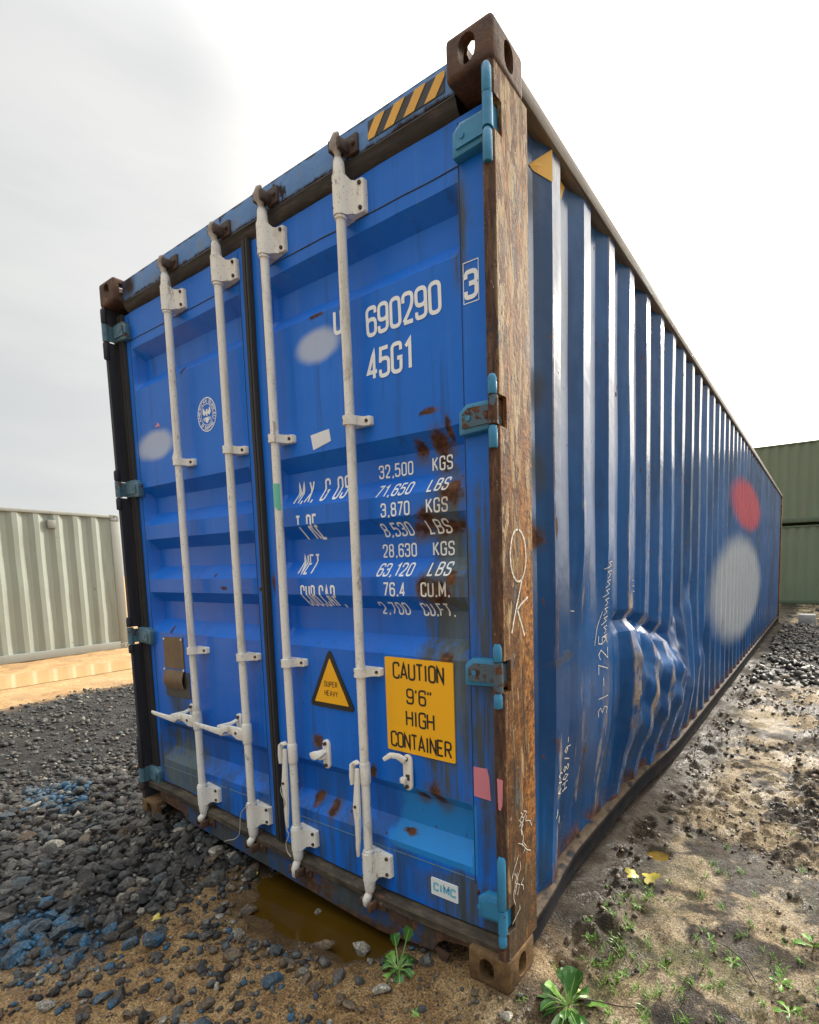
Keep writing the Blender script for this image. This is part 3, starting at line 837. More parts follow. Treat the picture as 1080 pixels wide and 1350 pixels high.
# ---- doors
def door_leaf(x0, x1, gx, label):
    xs = sorted(set([x0] + list(np.linspace(x0, gx[0], 2)) + list(np.linspace(gx[0], gx[0] + 0.03, 3)) + list(np.linspace(gx[0] + 0.03, gx[1] - 0.02, 36)) + list(np.linspace(gx[1] - 0.02, gx[1], 3)) + [x1]))
    zb = []
    for t, b in GROOVES: zb += [t, t - 0.052, b + 0.066, b, t - 0.03, b + 0.03, (t + b) / 2]
    zb += list(np.arange(0.36, 2.734, 0.045))
    zb = sorted(set(round(z, 3) for z in zb if 0.33 < z < 2.73))
    zb = [z for i, z in enumerate(zb) if i == 0 or z - zb[i - 1] > 0.008 or any(abs(z - q) < 1e-6 for g in GROOVES for q in (g[0], g[1], round(g[0] - 0.052, 3), round(g[1] + 0.066, 3)))]
    rows = [None, 0.22, 0.27, 0.30] + zb + [2.734]
    xs = np.array(xs)
    P = np.zeros((len(xs), len(rows), 3))
    for j, z in enumerate(rows):
        zz = sag(xs) + 0.008 if z is None else np.full_like(xs, z)
        if z == 0.22: zz = np.maximum(zz, sag(xs) + 0.02)
        P[:, j] = np.stack([xs, door_y(xs, zz), zz], -1)
    m = MB().grid(P)
    n0 = len(rows)
    back = 0.145
    # edges of the leaf
    for i, flip in ((0, 1), (len(xs) - 1, 0)):
        Q = np.stack([P[i], P[i] * [1, 0, 1] + [0, back, 0]], 0)
        m.grid(Q if not flip else Q[::-1])
    for j in (0, n0 - 1):
        Q = np.stack([P[:, j], P[:, j] * [1, 0, 1] + [0, back, 0]], 0)
        m.grid(Q)
    m.v += [(xs[0], back, 0.2), (xs[-1], back, 0.2), (xs[-1], back, 2.73), (xs[0], back, 2.73)]
    k = len(m.v); m.f.append((k - 4, k - 3, k - 2, k - 1))
    o = m.build('door', MAT['door'], root, smooth=20)
    return tag(o, label)
door_l = door_leaf(0.112, 1.180, (0.154, 1.128), 'left door leaf')
door_r = door_leaf(1.224, 2.388, (1.285, 2.268), 'right door leaf')
# weld seams and panel edge lines: thin proud or dark beads
def seam(x0, x1, z0, z1, par, mat, r=0.0022):
    n = 40
    pts = [(x0 + (x1 - x0) * t, float(door_y(x0 + (x1 - x0) * t, z0 + (z1 - z0) * t)) - 0.0004, z0 + (z1 - z0) * t) for t in np.linspace(0, 1, n)]
    MB().tube(pts, r, 5).build('weld_seam', mat, par, smooth=60)
for par, a, b in ((door_l, 0.154, 1.128), (door_r, 1.285, 2.268)):
    seam(a, b, 2.600, 2.600, par, MAT['black'], 0.0022)
    seam(a, b, 0.312, 0.312, par, MAT['teal_l'], 0.0022)
    seam(b + 0.003, b + 0.003, 0.30, 2.72, par, MAT['black'], 0.0014)
    seam(a - 0.004, a - 0.004, 0.30, 2.72, par, MAT['black'], 0.0014)
# rubber gaskets: between the leaves, along the left edge
def vgasket(xa, xb, y, z0, z1, par):
    zz = np.linspace(z0, z1, 40)
    prof = [(xa, 0.11), (xa, y + 0.012), (xa + 0.006, y), ((xa + xb) / 2 - 0.003, y + 0.003), ((xa + xb) / 2, y + 0.02), ((xa + xb) / 2 + 0.003, y + 0.003), (xb - 0.006, y), (xb, y + 0.012), (xb, 0.11)]
    P = np.zeros((len(zz), len(prof), 3))
    for j, (x, yy) in enumerate(prof):
        P[:, j] = np.stack([x + (fbm2(zz * 4, zz * 0, 3, 2) - 0.5) * 0.005, yy + zz * 0, zz], -1)
    MB().grid(P).build('gasket', MAT['gasket'], par, smooth=30, recalc=False)
vgasket(1.178, 1.226, 0.046, 0.165, 2.742, door_r)
vgasket(0.050, 0.110, 0.050, 0.215, 2.74, door_l)
vgasket(2.390, 2.399, 0.062, 0.15, 2.74, door_r)

# hinges: raised blade on the leaf running out to a knuckle in the post
for side, par in ((1, door_r), (0, door_l)):
    for i, (a, b) in enumerate(HZ):
        zc = (a + b) / 2; hh = 0.046
        def X_(x): return x if side else W - x
        kx = 2.4165 if side else 2.408
        m = MB()
        xin = 2.268 + (0.03 if i == 3 else 0)
        poly = [(xin, zc - hh), (xin + 0.0, zc + hh * 0.55), (xin + 0.03, zc + hh), (kx - 0.008, zc + hh), (kx - 0.008, zc - hh * 0.85), (xin + 0.012, zc - hh)]
        poly = [(X_(x), z) for x, z in poly]
        if not side: poly = poly[::-1]
        m.prism(poly, 1, 0.036, 0.070)
        h = m.build('hinge', MAT['teal'] if side else MAT['teal_l'], par, bevel=0.006, smooth=40)
        # inner recess of the forged blade and knuckle barrel, same thing
        m2 = MB()
        p2 = [(xin + 0.018, zc - hh * 0.62), (xin + 0.018, zc + hh * 0.3), (xin + 0.04, zc + hh * 0.66), (kx - 0.03, zc + hh * 0.66), (kx - 0.03, zc - hh * 0.55)]
        p2 = [(X_(x), z) for x, z in p2]
        if not side: p2 = p2[::-1]
        m2.prism(p2, 1, 0.0295, 0.037)
        m2.tube([(X_(kx), 0.004, a), (X_(kx), 0.004, b)], 0.0155, 12)
        m2.prism([(X_(kx - 0.012), zc - hh * 0.8), (X_(kx + 0.002), zc - hh * 0.8), (X_(kx + 0.002), zc + hh * 0.8), (X_(kx - 0.012), zc + hh * 0.8)], 1, 0.004, 0.055)
        knk = m2.build('hinge_knuckle', MAT['knuckle'] if side and i in (1, 2) else (MAT['teal'] if side else MAT['teal_l']), par, smooth=40)
        MB().tube([(X_(2.31), 0.030, zc), (X_(2.31), 0.0265, zc)], 0.009, 8).build('rivet', MAT['teal'] if side else MAT['teal_l'], par, smooth=40)

# ---- locking rods
RODX = (0.637, 1.055, 1.376, 1.807)
TOPZ = ((2.705, 2.600), (2.703, 2.600), (2.720, 2.606), (2.722, 2.594))
BOTZ = ((0.312, 0.217), (0.314, 0.209), (0.284, 0.190), (0.301, 0.190))
FOOT = (0.122, 0.112, 0.062, 0.082)
YR = 0.017
BR = [(-0.024, 0.064), (-0.024, 0.012), (-0.018, -0.001), (-0.006, -0.0075), (0.008, -0.0065), (0.020, 0.002), (0.027, 0.018), (0.033, 0.036), (0.044, 0.046)]
def bracket(xr, z0, z1, wide, par, plate):
    """bent steel cover over the rod with a bolted flange on its right"""
    m = MB()
    n = 9
    full = BR + [(wide - 0.004, 0.048), (wide, 0.054), (wide, 0.066)]
    r = 0.014 if plate else 0.005
    rows = []
    zs_ = [z0, z0 + 0.004, z0 + r, z1 - r, z1 - 0.004, z1]
    P = np.zeros((len(zs_), len(full), 3))
    for i, z in enumerate(zs_):
        for j, (dx, y) in enumerate(full):
            x = dx
            if j >= len(BR):
                cut = r * (1 - math.sqrt(max(0, 1 - max(0, (r - min(z - z0, z1 - z)) / r) ** 2)))
                x = dx - cut
            zz = z
            if plate and j >= 7: zz = min(max(z, z0 + 0.010), z1 - 0.010)
            P[i, j] = (xr + x, y, zz)
    m.grid(P)
    k = len(m.v)
    # top and bottom closing caps
    for i in (0, len(zs_) - 1):
        m.f.append(tuple(i * len(full) + j for j in range(len(full))))
    o = m.build('bracket' if plate else 'rod_clamp', MAT['rod'], par, smooth=40)
    return o
def bolts(xr, zl, par, big, wide):
    for z in zl:
        MB().tube([(xr + wide - 0.018, 0.050, z), (xr + wide - 0.018, 0.042, z), (xr + wide - 0.018, 0.0405, z)], [0.0075, 0.007, 0.004] if big else [0.0065, 0.006, 0.004], 8).build('bolt', MAT['bolt'], par, smooth=40)
        MB().tube([(xr - 0.0145, 0.004, z), (xr - 0.0150, -0.0045, z)], 0.0036, 6).build('bolt', MAT['bolt'], par)
def cam_head(xr, z, up, par):
    """forged cam: neck, collar, two prongs and the hook between"""
    s_ = 1 if up else -1
    m = MB()
    m.tube([(xr, YR, z), (xr, YR, z + s_ * 0.012), (xr, YR, z + s_ * 0.045), (xr, YR - 0.002, z + s_ * 0.060)], [0.0195, 0.0205, 0.018, 0.011], 12)
    m.tube([(xr, YR - 0.002, z + s_ * 0.055), (xr + 0.004, YR - 0.010, z + s_ * 0.078), (xr - 0.006, YR - 0.016, z + s_ * 0.098), (xr + 0.004, YR - 0.012, z + s_ * 0.120), (xr + 0.010, YR - 0.006, z + s_ * 0.130)], [0.010, 0.015, 0.013, 0.011, 0.005], 9)
    m.tube([(xr - 0.004, YR - 0.004, z + s_ * 0.080), (xr - 0.022, YR - 0.010, z + s_ * 0.092), (xr - 0.026, YR - 0.008, z + s_ * 0.110)], [0.012, 0.010, 0.006], 7)
    m.build('cam', MAT['rod'], par, smooth=50)
def keeper(xr, z, par, mat, sgn):
    m = MB()
    y1 = 0.046 if sgn > 0 else 0.034
    m.box(xr + 0.006, xr + 0.070, y1 - 0.010, y1 + 0.004, z - 0.030, z + 0.030)
    m.box(xr + 0.014, xr + 0.032, y1 - 0.050, y1 - 0.006, z - 0.026, z + 0.010 * 1)
    m.box(xr - 0.034, xr - 0.020, y1 - 0.045, y1 - 0.006, z - 0.018, z + 0.018)
    m.box(xr - 0.036, xr + 0.010, y1 - 0.010, y1 + 0.003, z - 0.014, z + 0.014)
    m.tube([(xr + 0.052, y1 - 0.008, z), (xr + 0.052, y1 - 0.018, z)], 0.010, 8)
    m.build('cam_keeper', mat, par, bevel=0.005, smooth=40)
rods = []
for i, xr in enumerate(RODX):
    t1, t0 = TOPZ[i]; b1, b0 = BOTZ[i]
    m = MB().tube([(xr, YR, b0 - 0.004)] + [(xr + math.sin(k * 0.7 + i) * 0.0012, YR, z) for k, z in enumerate(np.linspace(b0, t1, 12))] + [(xr, YR, t1 + 0.004)], 0.0168, 16)
    rod = m.build('locking_rod', MAT['rod'], root, smooth=50)
    rods.append(rod)
    tag(rod, ('first locking rod from the left, handle swung level across the plate', 'second locking rod from the left, with a wire at its foot', 'third locking rod with a green sticker and hanging handle', 'rightmost locking rod with hanging handle')[i])
    bracket(xr, t0, t1, 0.082, rod, True); bolts(xr, (t0 + 0.024, t1 - 0.024), rod, True, 0.082)
    bracket(xr, b0, b1, 0.082, rod, True); bolts(xr, (b0 + 0.024, b1 - 0.024), rod, True, 0.082)
    for z, s_ in ((t0, -1), (t1, 1), (b0, -1), (b1, 1)):
        MB().tube([(xr, YR, z - 0.001), (xr, YR, z + s_ * 0.010)], 0.0215, 14).build('collar', MAT['rod'], rod, smooth=50)
    for zc in (1.912, 1.003):
        bracket(xr, zc - 0.016, zc + 0.016, 0.070, rod, False); bolts(xr, (zc,), rod, False, 0.070)
    cam_head(xr, t1 + 0.004, True, rod)
    fz = FOOT[i]
    m = MB()
    m.tube([(xr, YR, b0), (xr, YR, b0 - 0.012), (xr, YR, b0 - 0.040), (xr - 0.002, YR, b0 - 0.052)], [0.022, 0.0225, 0.020, 0.014], 12)
    m.tube([(xr - 0.001, YR, b0 - 0.048), (xr - 0.003, YR - 0.008, b0 - 0.062), (xr - 0.008, YR - 0.013, (b0 + fz) / 2 - 0.022), (xr - 0.012, YR - 0.010, fz + 0.012), (xr - 0.014, YR - 0.006, fz)], [0.014, 0.016, 0.017, 0.015, 0.008], 9)
    m.build('cam', MAT['rod'], rod, smooth=50)
    keeper(xr, 2.812 + (0.01 if i > 1 else 0), header, MAT['bolt'], 1)
    keeper(xr, b0 - 0.086, sill, MAT['casting'], -1)

# handles
def flatbar(m, pts, hw, th):
    """bar along pts: half width hw (list) in z-ish, thickness th in y"""
    pts = [Vector(p) for p in pts]
    prof = []
    for i, p in enumerate(pts):
        t = (pts[min(i + 1, len(pts) - 1)] - pts[max(i - 1, 0)]).normalized()
        s_ = t.cross(Vector((0, -1, 0))).normalized()
        h = 0.82 * (hw[i] if isinstance(hw, (list, tuple)) else hw)
        d = Vector((0, th / 2, 0))
        prof.append([p + s_ * h - d, p + s_ * h + d, p - s_ * h + d, p - s_ * h - d])
    vs = [q for r in prof for q in r]
    fs = []
    for i in range(len(pts) - 1):
        for k in range(4): fs.append((i * 4 + k, i * 4 + (k + 1) % 4, i * 4 + 4 + (k + 1) % 4, i * 4 + 4 + k))
    fs += [(0, 1, 2, 3), tuple(len(pts) * 4 - 4 + k for k in (3, 2, 1, 0))]
    m.add(vs, fs)
for i in (0, 1):
    xr = RODX[i]
    m = MB()
    m.tube([(xr, YR, 0.600), (xr, YR, 0.612), (xr, YR, 0.688), (xr, YR, 0.700)], [0.018, 0.0215, 0.0215, 0.018], 14)
    xe = (0.279, 0.703)[i]
    ln = xr - xe
    flatbar(m, [(xr - 0.010, 0.004, 0.645), (xr - 0.035, -0.004, 0.650), (xr - 0.075, -0.010, 0.662), (xr - 0.100, -0.012, 0.664)], [0.034, 0.036, 0.025, 0.022], 0.012)
    flatbar(m, [(xr - 0.085, -0.019, 0.668), (xr - 0.120, -0.020, 0.664), (xr - 0.150, -0.020, 0.646), (xr - 0.185, -0.022, 0.646), (xr - 0.24, -0.026, 0.650), (xe + 0.03, -0.030, 0.655), (xe, -0.030, 0.660)], [0.015, 0.019, 0.022, 0.018, 0.014, 0.012, 0.008], 0.010)
    m.build('handle', MAT['rod'], rods[i], bevel=0.003, smooth=40)
    MB().tube([(xr - 0.045, -0.008, 0.652), (xr - 0.045, -0.014, 0.652)], 0.007, 8).build('pivot_pin', MAT['bolt'], rods[i], smooth=40)
for i in (2, 3):
    xr = RODX[i]
    m = MB()
    m.tube([(xr, YR, 0.570), (xr, YR, 0.582), (xr, YR, 0.650), (xr, YR, 0.660)], [0.018, 0.0205, 0.0205, 0.018], 14)
    flatbar(m, [(xr - 0.012, -0.006, 0.655), (xr - 0.022, -0.010, 0.665), (xr - 0.034, -0.013, 0.655), (xr - 0.037, -0.014, 0.610), (xr - 0.036, -0.013, 0.575)], [0.006, 0.007, 0.008, 0.008, 0.006], 0.022)
    flatbar(m, [(xr - 0.014, -0.010, 0.640), (xr - 0.016, -0.010, 0.600), (xr - 0.018, -0.012, 0.540), (xr - 0.020, -0.014, 0.480), (xr - 0.020, -0.012, 0.420), (xr - 0.024, -0.010, 0.360), (xr - 0.030, -0.008, 0.320), (xr - 0.032, -0.006, 0.285)], [0.008, 0.012, 0.016, 0.021, 0.015, 0.012, 0.009, 0.005], 0.012)
    m.build('handle', MAT['rod'], rods[i], bevel=0.003, smooth=40)
    MB().tube([(xr - 0.022, -0.018, 0.492), (xr - 0.022, -0.024, 0.492)], 0.006, 8).build('pivot_pin', MAT['bolt'], rods[i], smooth=40)

# handle retainers on the leaves
def retainer(xc, z0, z1, par, style):
    m = MB()
    w_ = 0.021
    m.prism(stadium(xc, (z0 + z1) / 2, 2 * w_, z1 - z0), 1, 0.055, 0.068)
    if style == 'catch':
        flatbar(m, [(xc, 0.050, z1 - 0.045), (xc - 0.010, 0.030, z1 - 0.055), (xc - 0.030, 0.020, z1 - 0.062), (xc - 0.048, 0.022, z1 - 0.066), (xc - 0.055, 0.030, z1 - 0.080)], [0.012, 0.018, 0.022, 0.018, 0.008], 0.014)
        flatbar(m, [(xc - 0.002, 0.052, z0 + 0.05), (xc - 0.016, 0.040, z0 + 0.046), (xc - 0.034, 0.032, z0 + 0.052)], [0.010, 0.010, 0.006], 0.012)
    elif style == 'hook':
        flatbar(m, [(xc + 0.002, 0.046, z1 - 0.022), (xc - 0.024, 0.036, z1 - 0.004), (xc - 0.052, 0.026, z1 - 0.002), (xc - 0.078, 0.018, z1 - 0.020)], [0.017, 0.014, 0.013, 0.010], 0.012)
        m.box(xc - 0.022, xc + 0.002, 0.036, 0.056, z0 + 0.030, z0 + 0.052)
    else:
        flatbar(m, [(xc, 0.050, z1 - 0.028), (xc - 0.010, 0.030, z1 - 0.040), (xc - 0.026, -0.030, z1 - 0.042)], [0.010, 0.010, 0.008], 0.012)
        flatbar(m, [(xc, 0.050, z0 + 0.028), (xc - 0.008, 0.020, z0 + 0.034), (xc - 0.016, -0.026, z0 + 0.040)], [0.010, 0.009, 0.007], 0.012)
    o = m.build('handle_retainer', MAT['rod'], par, bevel=0.004, smooth=40)
    for z in (z0 + 0.016, z1 - 0.016):
        MB().tube([(xc, 0.057, z), (xc, 0.046, z)], 0.0075, 8).build('bolt', MAT['bolt'], par, smooth=40)
    if style == 'hook':
        MB().box(xc - 0.006, xc + 0.012, 0.0530, 0.0546, z0 + 0.040, z0 + 0.062).build('slot', MAT['bolt'], par)  # dark slip standing in for the shade inside the slot
retainer(0.512, 0.600, 0.712, door_l, 'latched')
retainer(0.930, 0.592, 0.716, door_l, 'latched')
retainer(1.542, 0.567, 0.690, door_r, 'catch')
retainer(1.984, 0.571, 0.707, door_r, 'hook')

# ================================================================== lettering: stroked stencil letters
GW = 0.46
def G(*paths): return paths
C_, S_ = 'c', 's'
GL = {
 '0': G((C_, 1, [(0, 0), (GW, 0), (GW, 1), (0, 1)])),
 '1': G((S_, 0, [(.06, .80), (.27, 1), (.27, 0)])),
 '2': G((C_, 0, [(0, .70), (0, 1), (GW, 1), (GW, .58), (.0, .03)]), (S_, 0, [(0, 0), (GW, 0)])),
 '3': G((C_, 0, [(0, .74), (0, 1), (GW, 1), (GW, .54), (.14, .54)]), (C_, 0, [(.14, .53), (GW, .53), (GW, 0), (0, 0), (0, .26)])),
 '4': G((S_, 0, [(.34, 0), (.34, .98), (0, .24), (GW + .04, .24)])),
 '5': G((S_, 0, [(GW - .02, 1), (.03, 1), (.0, .52)]), (C_, 0, [(0, .50), (0.02, .62), (GW, .62), (GW, 0), (0, 0), (0, .24)])),
 '6': G((C_, 1, [(0, 0), (GW, 0), (GW, .58), (0, .58)]), (C_, 0, [(0, .28), (0, 1), (GW, 1), (GW, .78)])),
 '7': G((S_, 0, [(0, 1), (GW, 1), (.14, 0)])),
 '8': G((C_, 1, [(.02, .53), (GW - .02, .53), (GW - .02, 1), (.02, 1)]), (C_, 1, [(0, 0), (GW, 0), (GW, .53), (0, .53)])),
 '9': G((C_, 1, [(0, .42), (GW, .42), (GW, 1), (0, 1)]), (C_, 0, [(GW, .72), (GW, 0), (0, 0), (0, .22)])),
 'A': G((S_, 0, [(0, 0), (.25, 1), (.50, 0)]), (S_, 0, [(.09, .28), (.41, .28)])),
 'B': G((S_, 0, [(0, 0), (0, 1)]), (C_, 0, [(0, 1), (GW - .02, 1), (GW - .02, .53), (0, .53)]), (C_, 0, [(0, .52), (GW, .52), (GW, 0), (0, 0)])),
 'C': G((C_, 0, [(GW, .76), (GW, 1), (0, 1), (0, 0), (GW, 0), (GW, .24)])),
 'E': G((S_, 0, [(GW - .04, 1), (0, 1), (0, 0), (GW - .04, 0)]), (S_, 0, [(0, .52), (.36, .52)])),
 'F': G((S_, 0, [(GW - .04, 1), (0, 1), (0, 0)]), (S_, 0, [(0, .52), (.36, .52)])),
 'G': G((C_, 0, [(GW, .74), (GW, 1), (0, 1), (0, 0), (GW, 0), (GW, .30)]), (S_, 0, [(GW, .22), (GW, .48), (.26, .48)])),
 'H': G((S_, 0, [(0, 0), (0, 1)]), (S_, 0, [(GW, 0), (GW, 1)]), (S_, 0, [(0, .52), (GW, .52)])),
 'I': G((S_, 0, [(.1, 0), (.1, 1)])),
 'K': G((S_, 0, [(0, 0), (0, 1)]), (S_, 0, [(GW, 1), (.02, .42)]), (S_, 0, [(.15, .56), (GW + .02, 0)])),
 'L': G((S_, 0, [(0, 1), (0, 0), (GW - .06, 0)])),
 'M': G((S_, 0, [(0, 0), (0, 1), (.28, .30), (.56, 1), (.56, 0)])),
 'N': G((S_, 0, [(0, 0), (0, 1), (GW, 0), (GW, 1)])),
 'O': G((C_, 1, [(0, 0), (GW, 0), (GW, 1), (0, 1)])),
 'P': G((S_, 0, [(0, 0), (0, 1)]), (C_, 0, [(0, 1), (GW, 1), (GW, .48), (0, .48)])),
 'R': G((S_, 0, [(0, 0), (0, 1)]), (C_, 0, [(0, 1), (GW, 1), (GW, .50), (0, .50)]), (S_, 0, [(.22, .50), (GW + .02, 0)])),
 'S': G((C_, 0, [(GW, .74), (GW, 1), (0, 1), (0, .53), (GW, .50), (GW, 0), (0, 0), (0, .26)])),
 'T': G((S_, 0, [(0, 1), (GW, 1)]), (S_, 0, [(GW / 2, 1), (GW / 2, 0)])),
 'U': G((C_, 0, [(0, 1), (0, 0), (GW, 0), (GW, 1)])),
 'V': G((S_, 0, [(0, 1), (.24, 0), (.48, 1)])),
 'X': G((S_, 0, [(0, 1), (GW, 0)]), (S_, 0, [(0, 0), (GW, 1)])),
 'Y': G((S_, 0, [(0, 1), (.24, .45), (.48, 1)]), (S_, 0, [(.24, .45), (.24, 0)])),
 '.': G((S_, 0, [(.06, -.07), (.06, .10)])),
 ',': G((S_, 0, [(.09, .08), (.09, .02), (.04, -.12)])),
 "'": G((S_, 0, [(.08, 1), (.04, .78)])),
 '"': G((S_, 0, [(.06, 1), (.02, .78)]), (S_, 0, [(.24, 1), (.20, .78)])),
}
ADV = {'.': .10, ',': .12, "'": .14, '"': .30, 'I': .20, ' ': .30, 'M': .56, 'A': .50, 'V': .48, 'Y': .48, '1': .36, '4': .50}
def fillet(pts, closed, r=0.17, n=4):
    out = []
    N = len(pts)
    for i in range(N):
        p = np.array(pts[i], float)
        if not closed and i in (0, N - 1): out.append(tuple(p)); continue
        a = np.array(pts[(i - 1) % N], float); b = np.array(pts[(i + 1) % N], float)
        la, lb = np.linalg.norm(a - p), np.linalg.norm(b - p)
        rr = min(r, la * .48, lb * .48)
        p0 = p + (a - p) / la * rr; p1 = p + (b - p) / lb * rr
        for k in range(n + 1):
            t = k / n
            out.append(tuple((1 - t) ** 2 * p0 + 2 * t * (1 - t) * p + t * t * p1))
    return out
def subdivide(pts, closed, d):
    out = []
    N = len(pts)
    for i in range(N if closed else N - 1):
        a = np.array(pts[i]); b = np.array(pts[(i + 1) % N])
        k = max(1, int(math.ceil(np.linalg.norm(b - a) / d)))
        for t in range(k): out.append(tuple(a + (b - a) * t / k))
    if not closed: out.append(tuple(pts[-1]))
    return out
def ribbon(pts, closed, hw):
    """2-D polyline -> left and right outlines with mitred joints"""
    P = np.array(pts, float); N = len(P)
    Lf, Rt = [], []
    for i in range(N):
        if closed: a, b = P[(i - 1) % N], P[(i + 1) % N]
        else: a, b = P[max(i - 1, 0)], P[min(i + 1, N - 1)]
        d0 = P[i] - a; d1 = b - P[i]
        if np.linalg.norm(d0) < 1e-9: d0 = d1
        if np.linalg.norm(d1) < 1e-9: d1 = d0
        d0 = d0 / np.linalg.norm(d0); d1 = d1 / np.linalg.norm(d1)
        t = d0 + d1
        t = t / (np.linalg.norm(t) + 1e-9) if np.linalg.norm(t) > 0.2 else d0
        nrm = np.array([-t[1], t[0]])
        c = max(0.45, float(np.dot(nrm, np.array([-d0[1], d0[0]]))))
        Lf.append(P[i] + nrm * hw / c); Rt.append(P[i] - nrm * hw / c)
    return Lf, Rt
def text_width(s, sp=0.16):
    return sum(ADV.get(c, GW) + sp for c in s) - sp
def text(mb, s, place, x0, x1, z0, z1, stroke=0.105, sp=0.16, skip=''):
    """lay string s into the box x0..x1, z0..z1; place(x, z, k) -> 3-D point, k = layer"""
    h = z1 - z0
    sx = (x1 - x0) / text_width(s, sp)
    px = x0
    asp = sx / h
    lay = 0
    for ch in s:
        if ch in GL and ch not in skip:
            for kind, closed, pts in GL[ch]:
                q = [(a * sx, stroke * h * 0.5 + b * (h - stroke * h)) for a, b in pts]
                if kind == 'c':
                    # round in unscaled units
                    q = [(a * asp, b) for a, b in pts]
                    q = fillet(q, closed, 0.20)
                    q = [(a * h, stroke * h * 0.5 + b * (h - stroke * h)) for a, b in q]
                q = subdivide(q, closed, h * 0.16)
                Lf, Rt = ribbon(q, closed, stroke * h * 0.5)
                lay = (lay + 1) % 5
                vs = [place(px + a[0], z0 + a[1], lay) for a in Lf] + [place(px + a[0], z0 + a[1], lay) for a in Rt]
                n = len(q)
                fs = [(i, (i + 1) % n, n + (i + 1) % n, n + i) for i in range(n if closed else n - 1)]
                mb.add(vs, fs)
        px += (ADV.get(ch, GW) + sp) * sx
def stencil(name, s, x0, x1, z0, z1, par, mat, stroke=0.13, sp=0.17, skip='', off=0.0012, slant=0.0):
    xc, zc = (x0 + x1) / 2, (z0 + z1) / 2
    rxc, rzc = onto_door(xc, zc)
    dx, dz = rxc - xc, rzc - zc
    mb = MB()
    def place(x, z, k):
        x = x + dx + slant * (z - zc); z = z + dz
        return (x, float(door_y(x, z)) - off - k * 0.00015, z)
    text(mb, s, place, x0, x1, z0, z1, stroke, sp, skip)
    o = mb.build(name, mat, par, recalc=False)
    return o

ink_ = MAT['ink']
stencil('stencil_number', '690290', 1.864, 2.186, 2.197, 2.300, door_r, ink_, 0.130, 0.20)
stencil('stencil_number', '45G1', 1.860, 2.064, 2.049, 2.154, door_r, ink_, 0.130, 0.20)
stencil('stencil_number', '3', 2.289, 2.328, 2.204, 2.292, door_r, ink_, 0.155)
stencil('stencil_number', 'U', 1.700, 1.735, 2.245, 2.335, door_r, ink_, 0.155)
mb = MB()
for a, b, c, d in ((2.279, 2.337, 2.3135, 2.316), (2.279, 2.337, 2.194, 2.1965), (2.279, 2.2812, 2.1965, 2.3135), (2.3348, 2.337, 2.1965, 2.3135)):
    mb.box(a, b, YD - 0.0012, YD - 0.0004, c, d)
mb.build('check_digit_frame', ink_, door_r)
rows = [(1.706, 1.748, '32,500', 1.896, 2.055, 'KGS', 2.138, 2.221), (1.640, 1.681, '71,650', 1.880, 2.047, 'LBS', 2.121, 2.203),
        (1.572, 1.615, '3,870', 1.898, 2.030, 'KGS', 2.108, 2.194), (1.500, 1.542, '8,530', 1.908, 2.047, 'LBS', 2.118, 2.209),
        (1.427, 1.470, '28,630', 1.898, 2.058, 'KGS', 2.132, 2.219), (1.360, 1.402, '63,120', 1.876, 2.040, 'LBS', 2.115, 2.206),
        (1.288, 1.332, '76.4', 1.895, 1.996, 'CU.M.', 2.072, 2.192), (1.221, 1.263, '2,700', 1.875, 2.014, 'CU.FT.', 2.076, 2.212)]
for z0, z1, a, xa, xb, b, xc, xd in rows:
    stencil('stencil_weight', a, xa, xb, z0 - 0.003, z1 + 0.004, door_r, ink_, 0.128, 0.27)
    stencil('stencil_unit', b, xc, xd, z0 - 0.003, z1 + 0.004, door_r, ink_, 0.128, 0.27)
stencil('stencil_word', 'M.X. G OS', 1.436, 1.738, 1.648, 1.742, door_r, ink_, 0.098, 0.32)
stencil('stencil_word', 'T RE', 1.432, 1.558, 1.508, 1.608, door_r, ink_, 0.098, 0.32)
stencil('stencil_word', 'NET', 1.452, 1.542, 1.368, 1.452, door_r, ink_, 0.098, 0.32)
stencil('stencil_word', 'CUB.CAP.', 1.432, 1.652, 1.236, 1.326, door_r, ink_, 0.098, 0.32)

# ---- stickers
def plate(name, poly, par, mat, y=YD, th=0.0016):
    return MB().prism(poly, 1, y - th, y + 0.0003).build(name, mat, par)
def decal_text(s, x0, x1, z0, z1, par, mat, y, stroke=0.13, name='lettering', sp=0.16):
    mb = MB()
    text(mb, s, lambda x, z, k: (x, y - k * 0.0001, z), x0, x1, z0, z1, stroke, sp)
    return mb.build(name, mat, par, recalc=False)
YS = YD - 0.0045
cau = plate('caution_sticker', rounded(1.888, 0.712, 2.202, 1.063, 0.006), door_r, MAT['yellow'], YD, 0.004)
for s, a, b, c, d in (('CAUTION', 1.930, 2.160, 0.984, 1.048), ('9\'6"', 1.992, 2.106, 0.896, 0.955), ('HIGH', 1.986, 2.112, 0.813, 0.874), ('CONTAINER', 1.908, 2.184, 0.726, 0.787)):
    decal_text(s, a, b, c, d, door_r, MAT['black'], YS, 0.125)
tri = lambda a, b, c: [a, b, c]
def rtri(cx, z0, z1, hw, r):
    p = fillet([(cx - hw, z0), (cx + hw, z0), (cx, z1)], True, r, 4)
    return p
plate('warning_triangle', rtri(1.585, 0.826, 1.075, 0.136, 0.03), door_r, MAT['black'], YD, 0.004)
MB().prism(rtri(1.585, 0.846, 1.032, 0.101, 0.004), 1, YD - 0.0046, YD - 0.0038).build('triangle_panel', MAT['yellow'], door_r)
decal_text('SUPER', 1.548, 1.624, 0.914, 0.937, door_r, MAT['black'], YD - 0.005, 0.13, sp=0.24)
decal_text('HEAVY', 1.548, 1.624, 0.876, 0.899, door_r, MAT['black'], YD - 0.005, 0.13, sp=0.24)
plate('maker_sticker', rounded(2.076, 0.200, 2.197, 0.264, 0.004), door_r, MAT['white'], YD, 0.004)
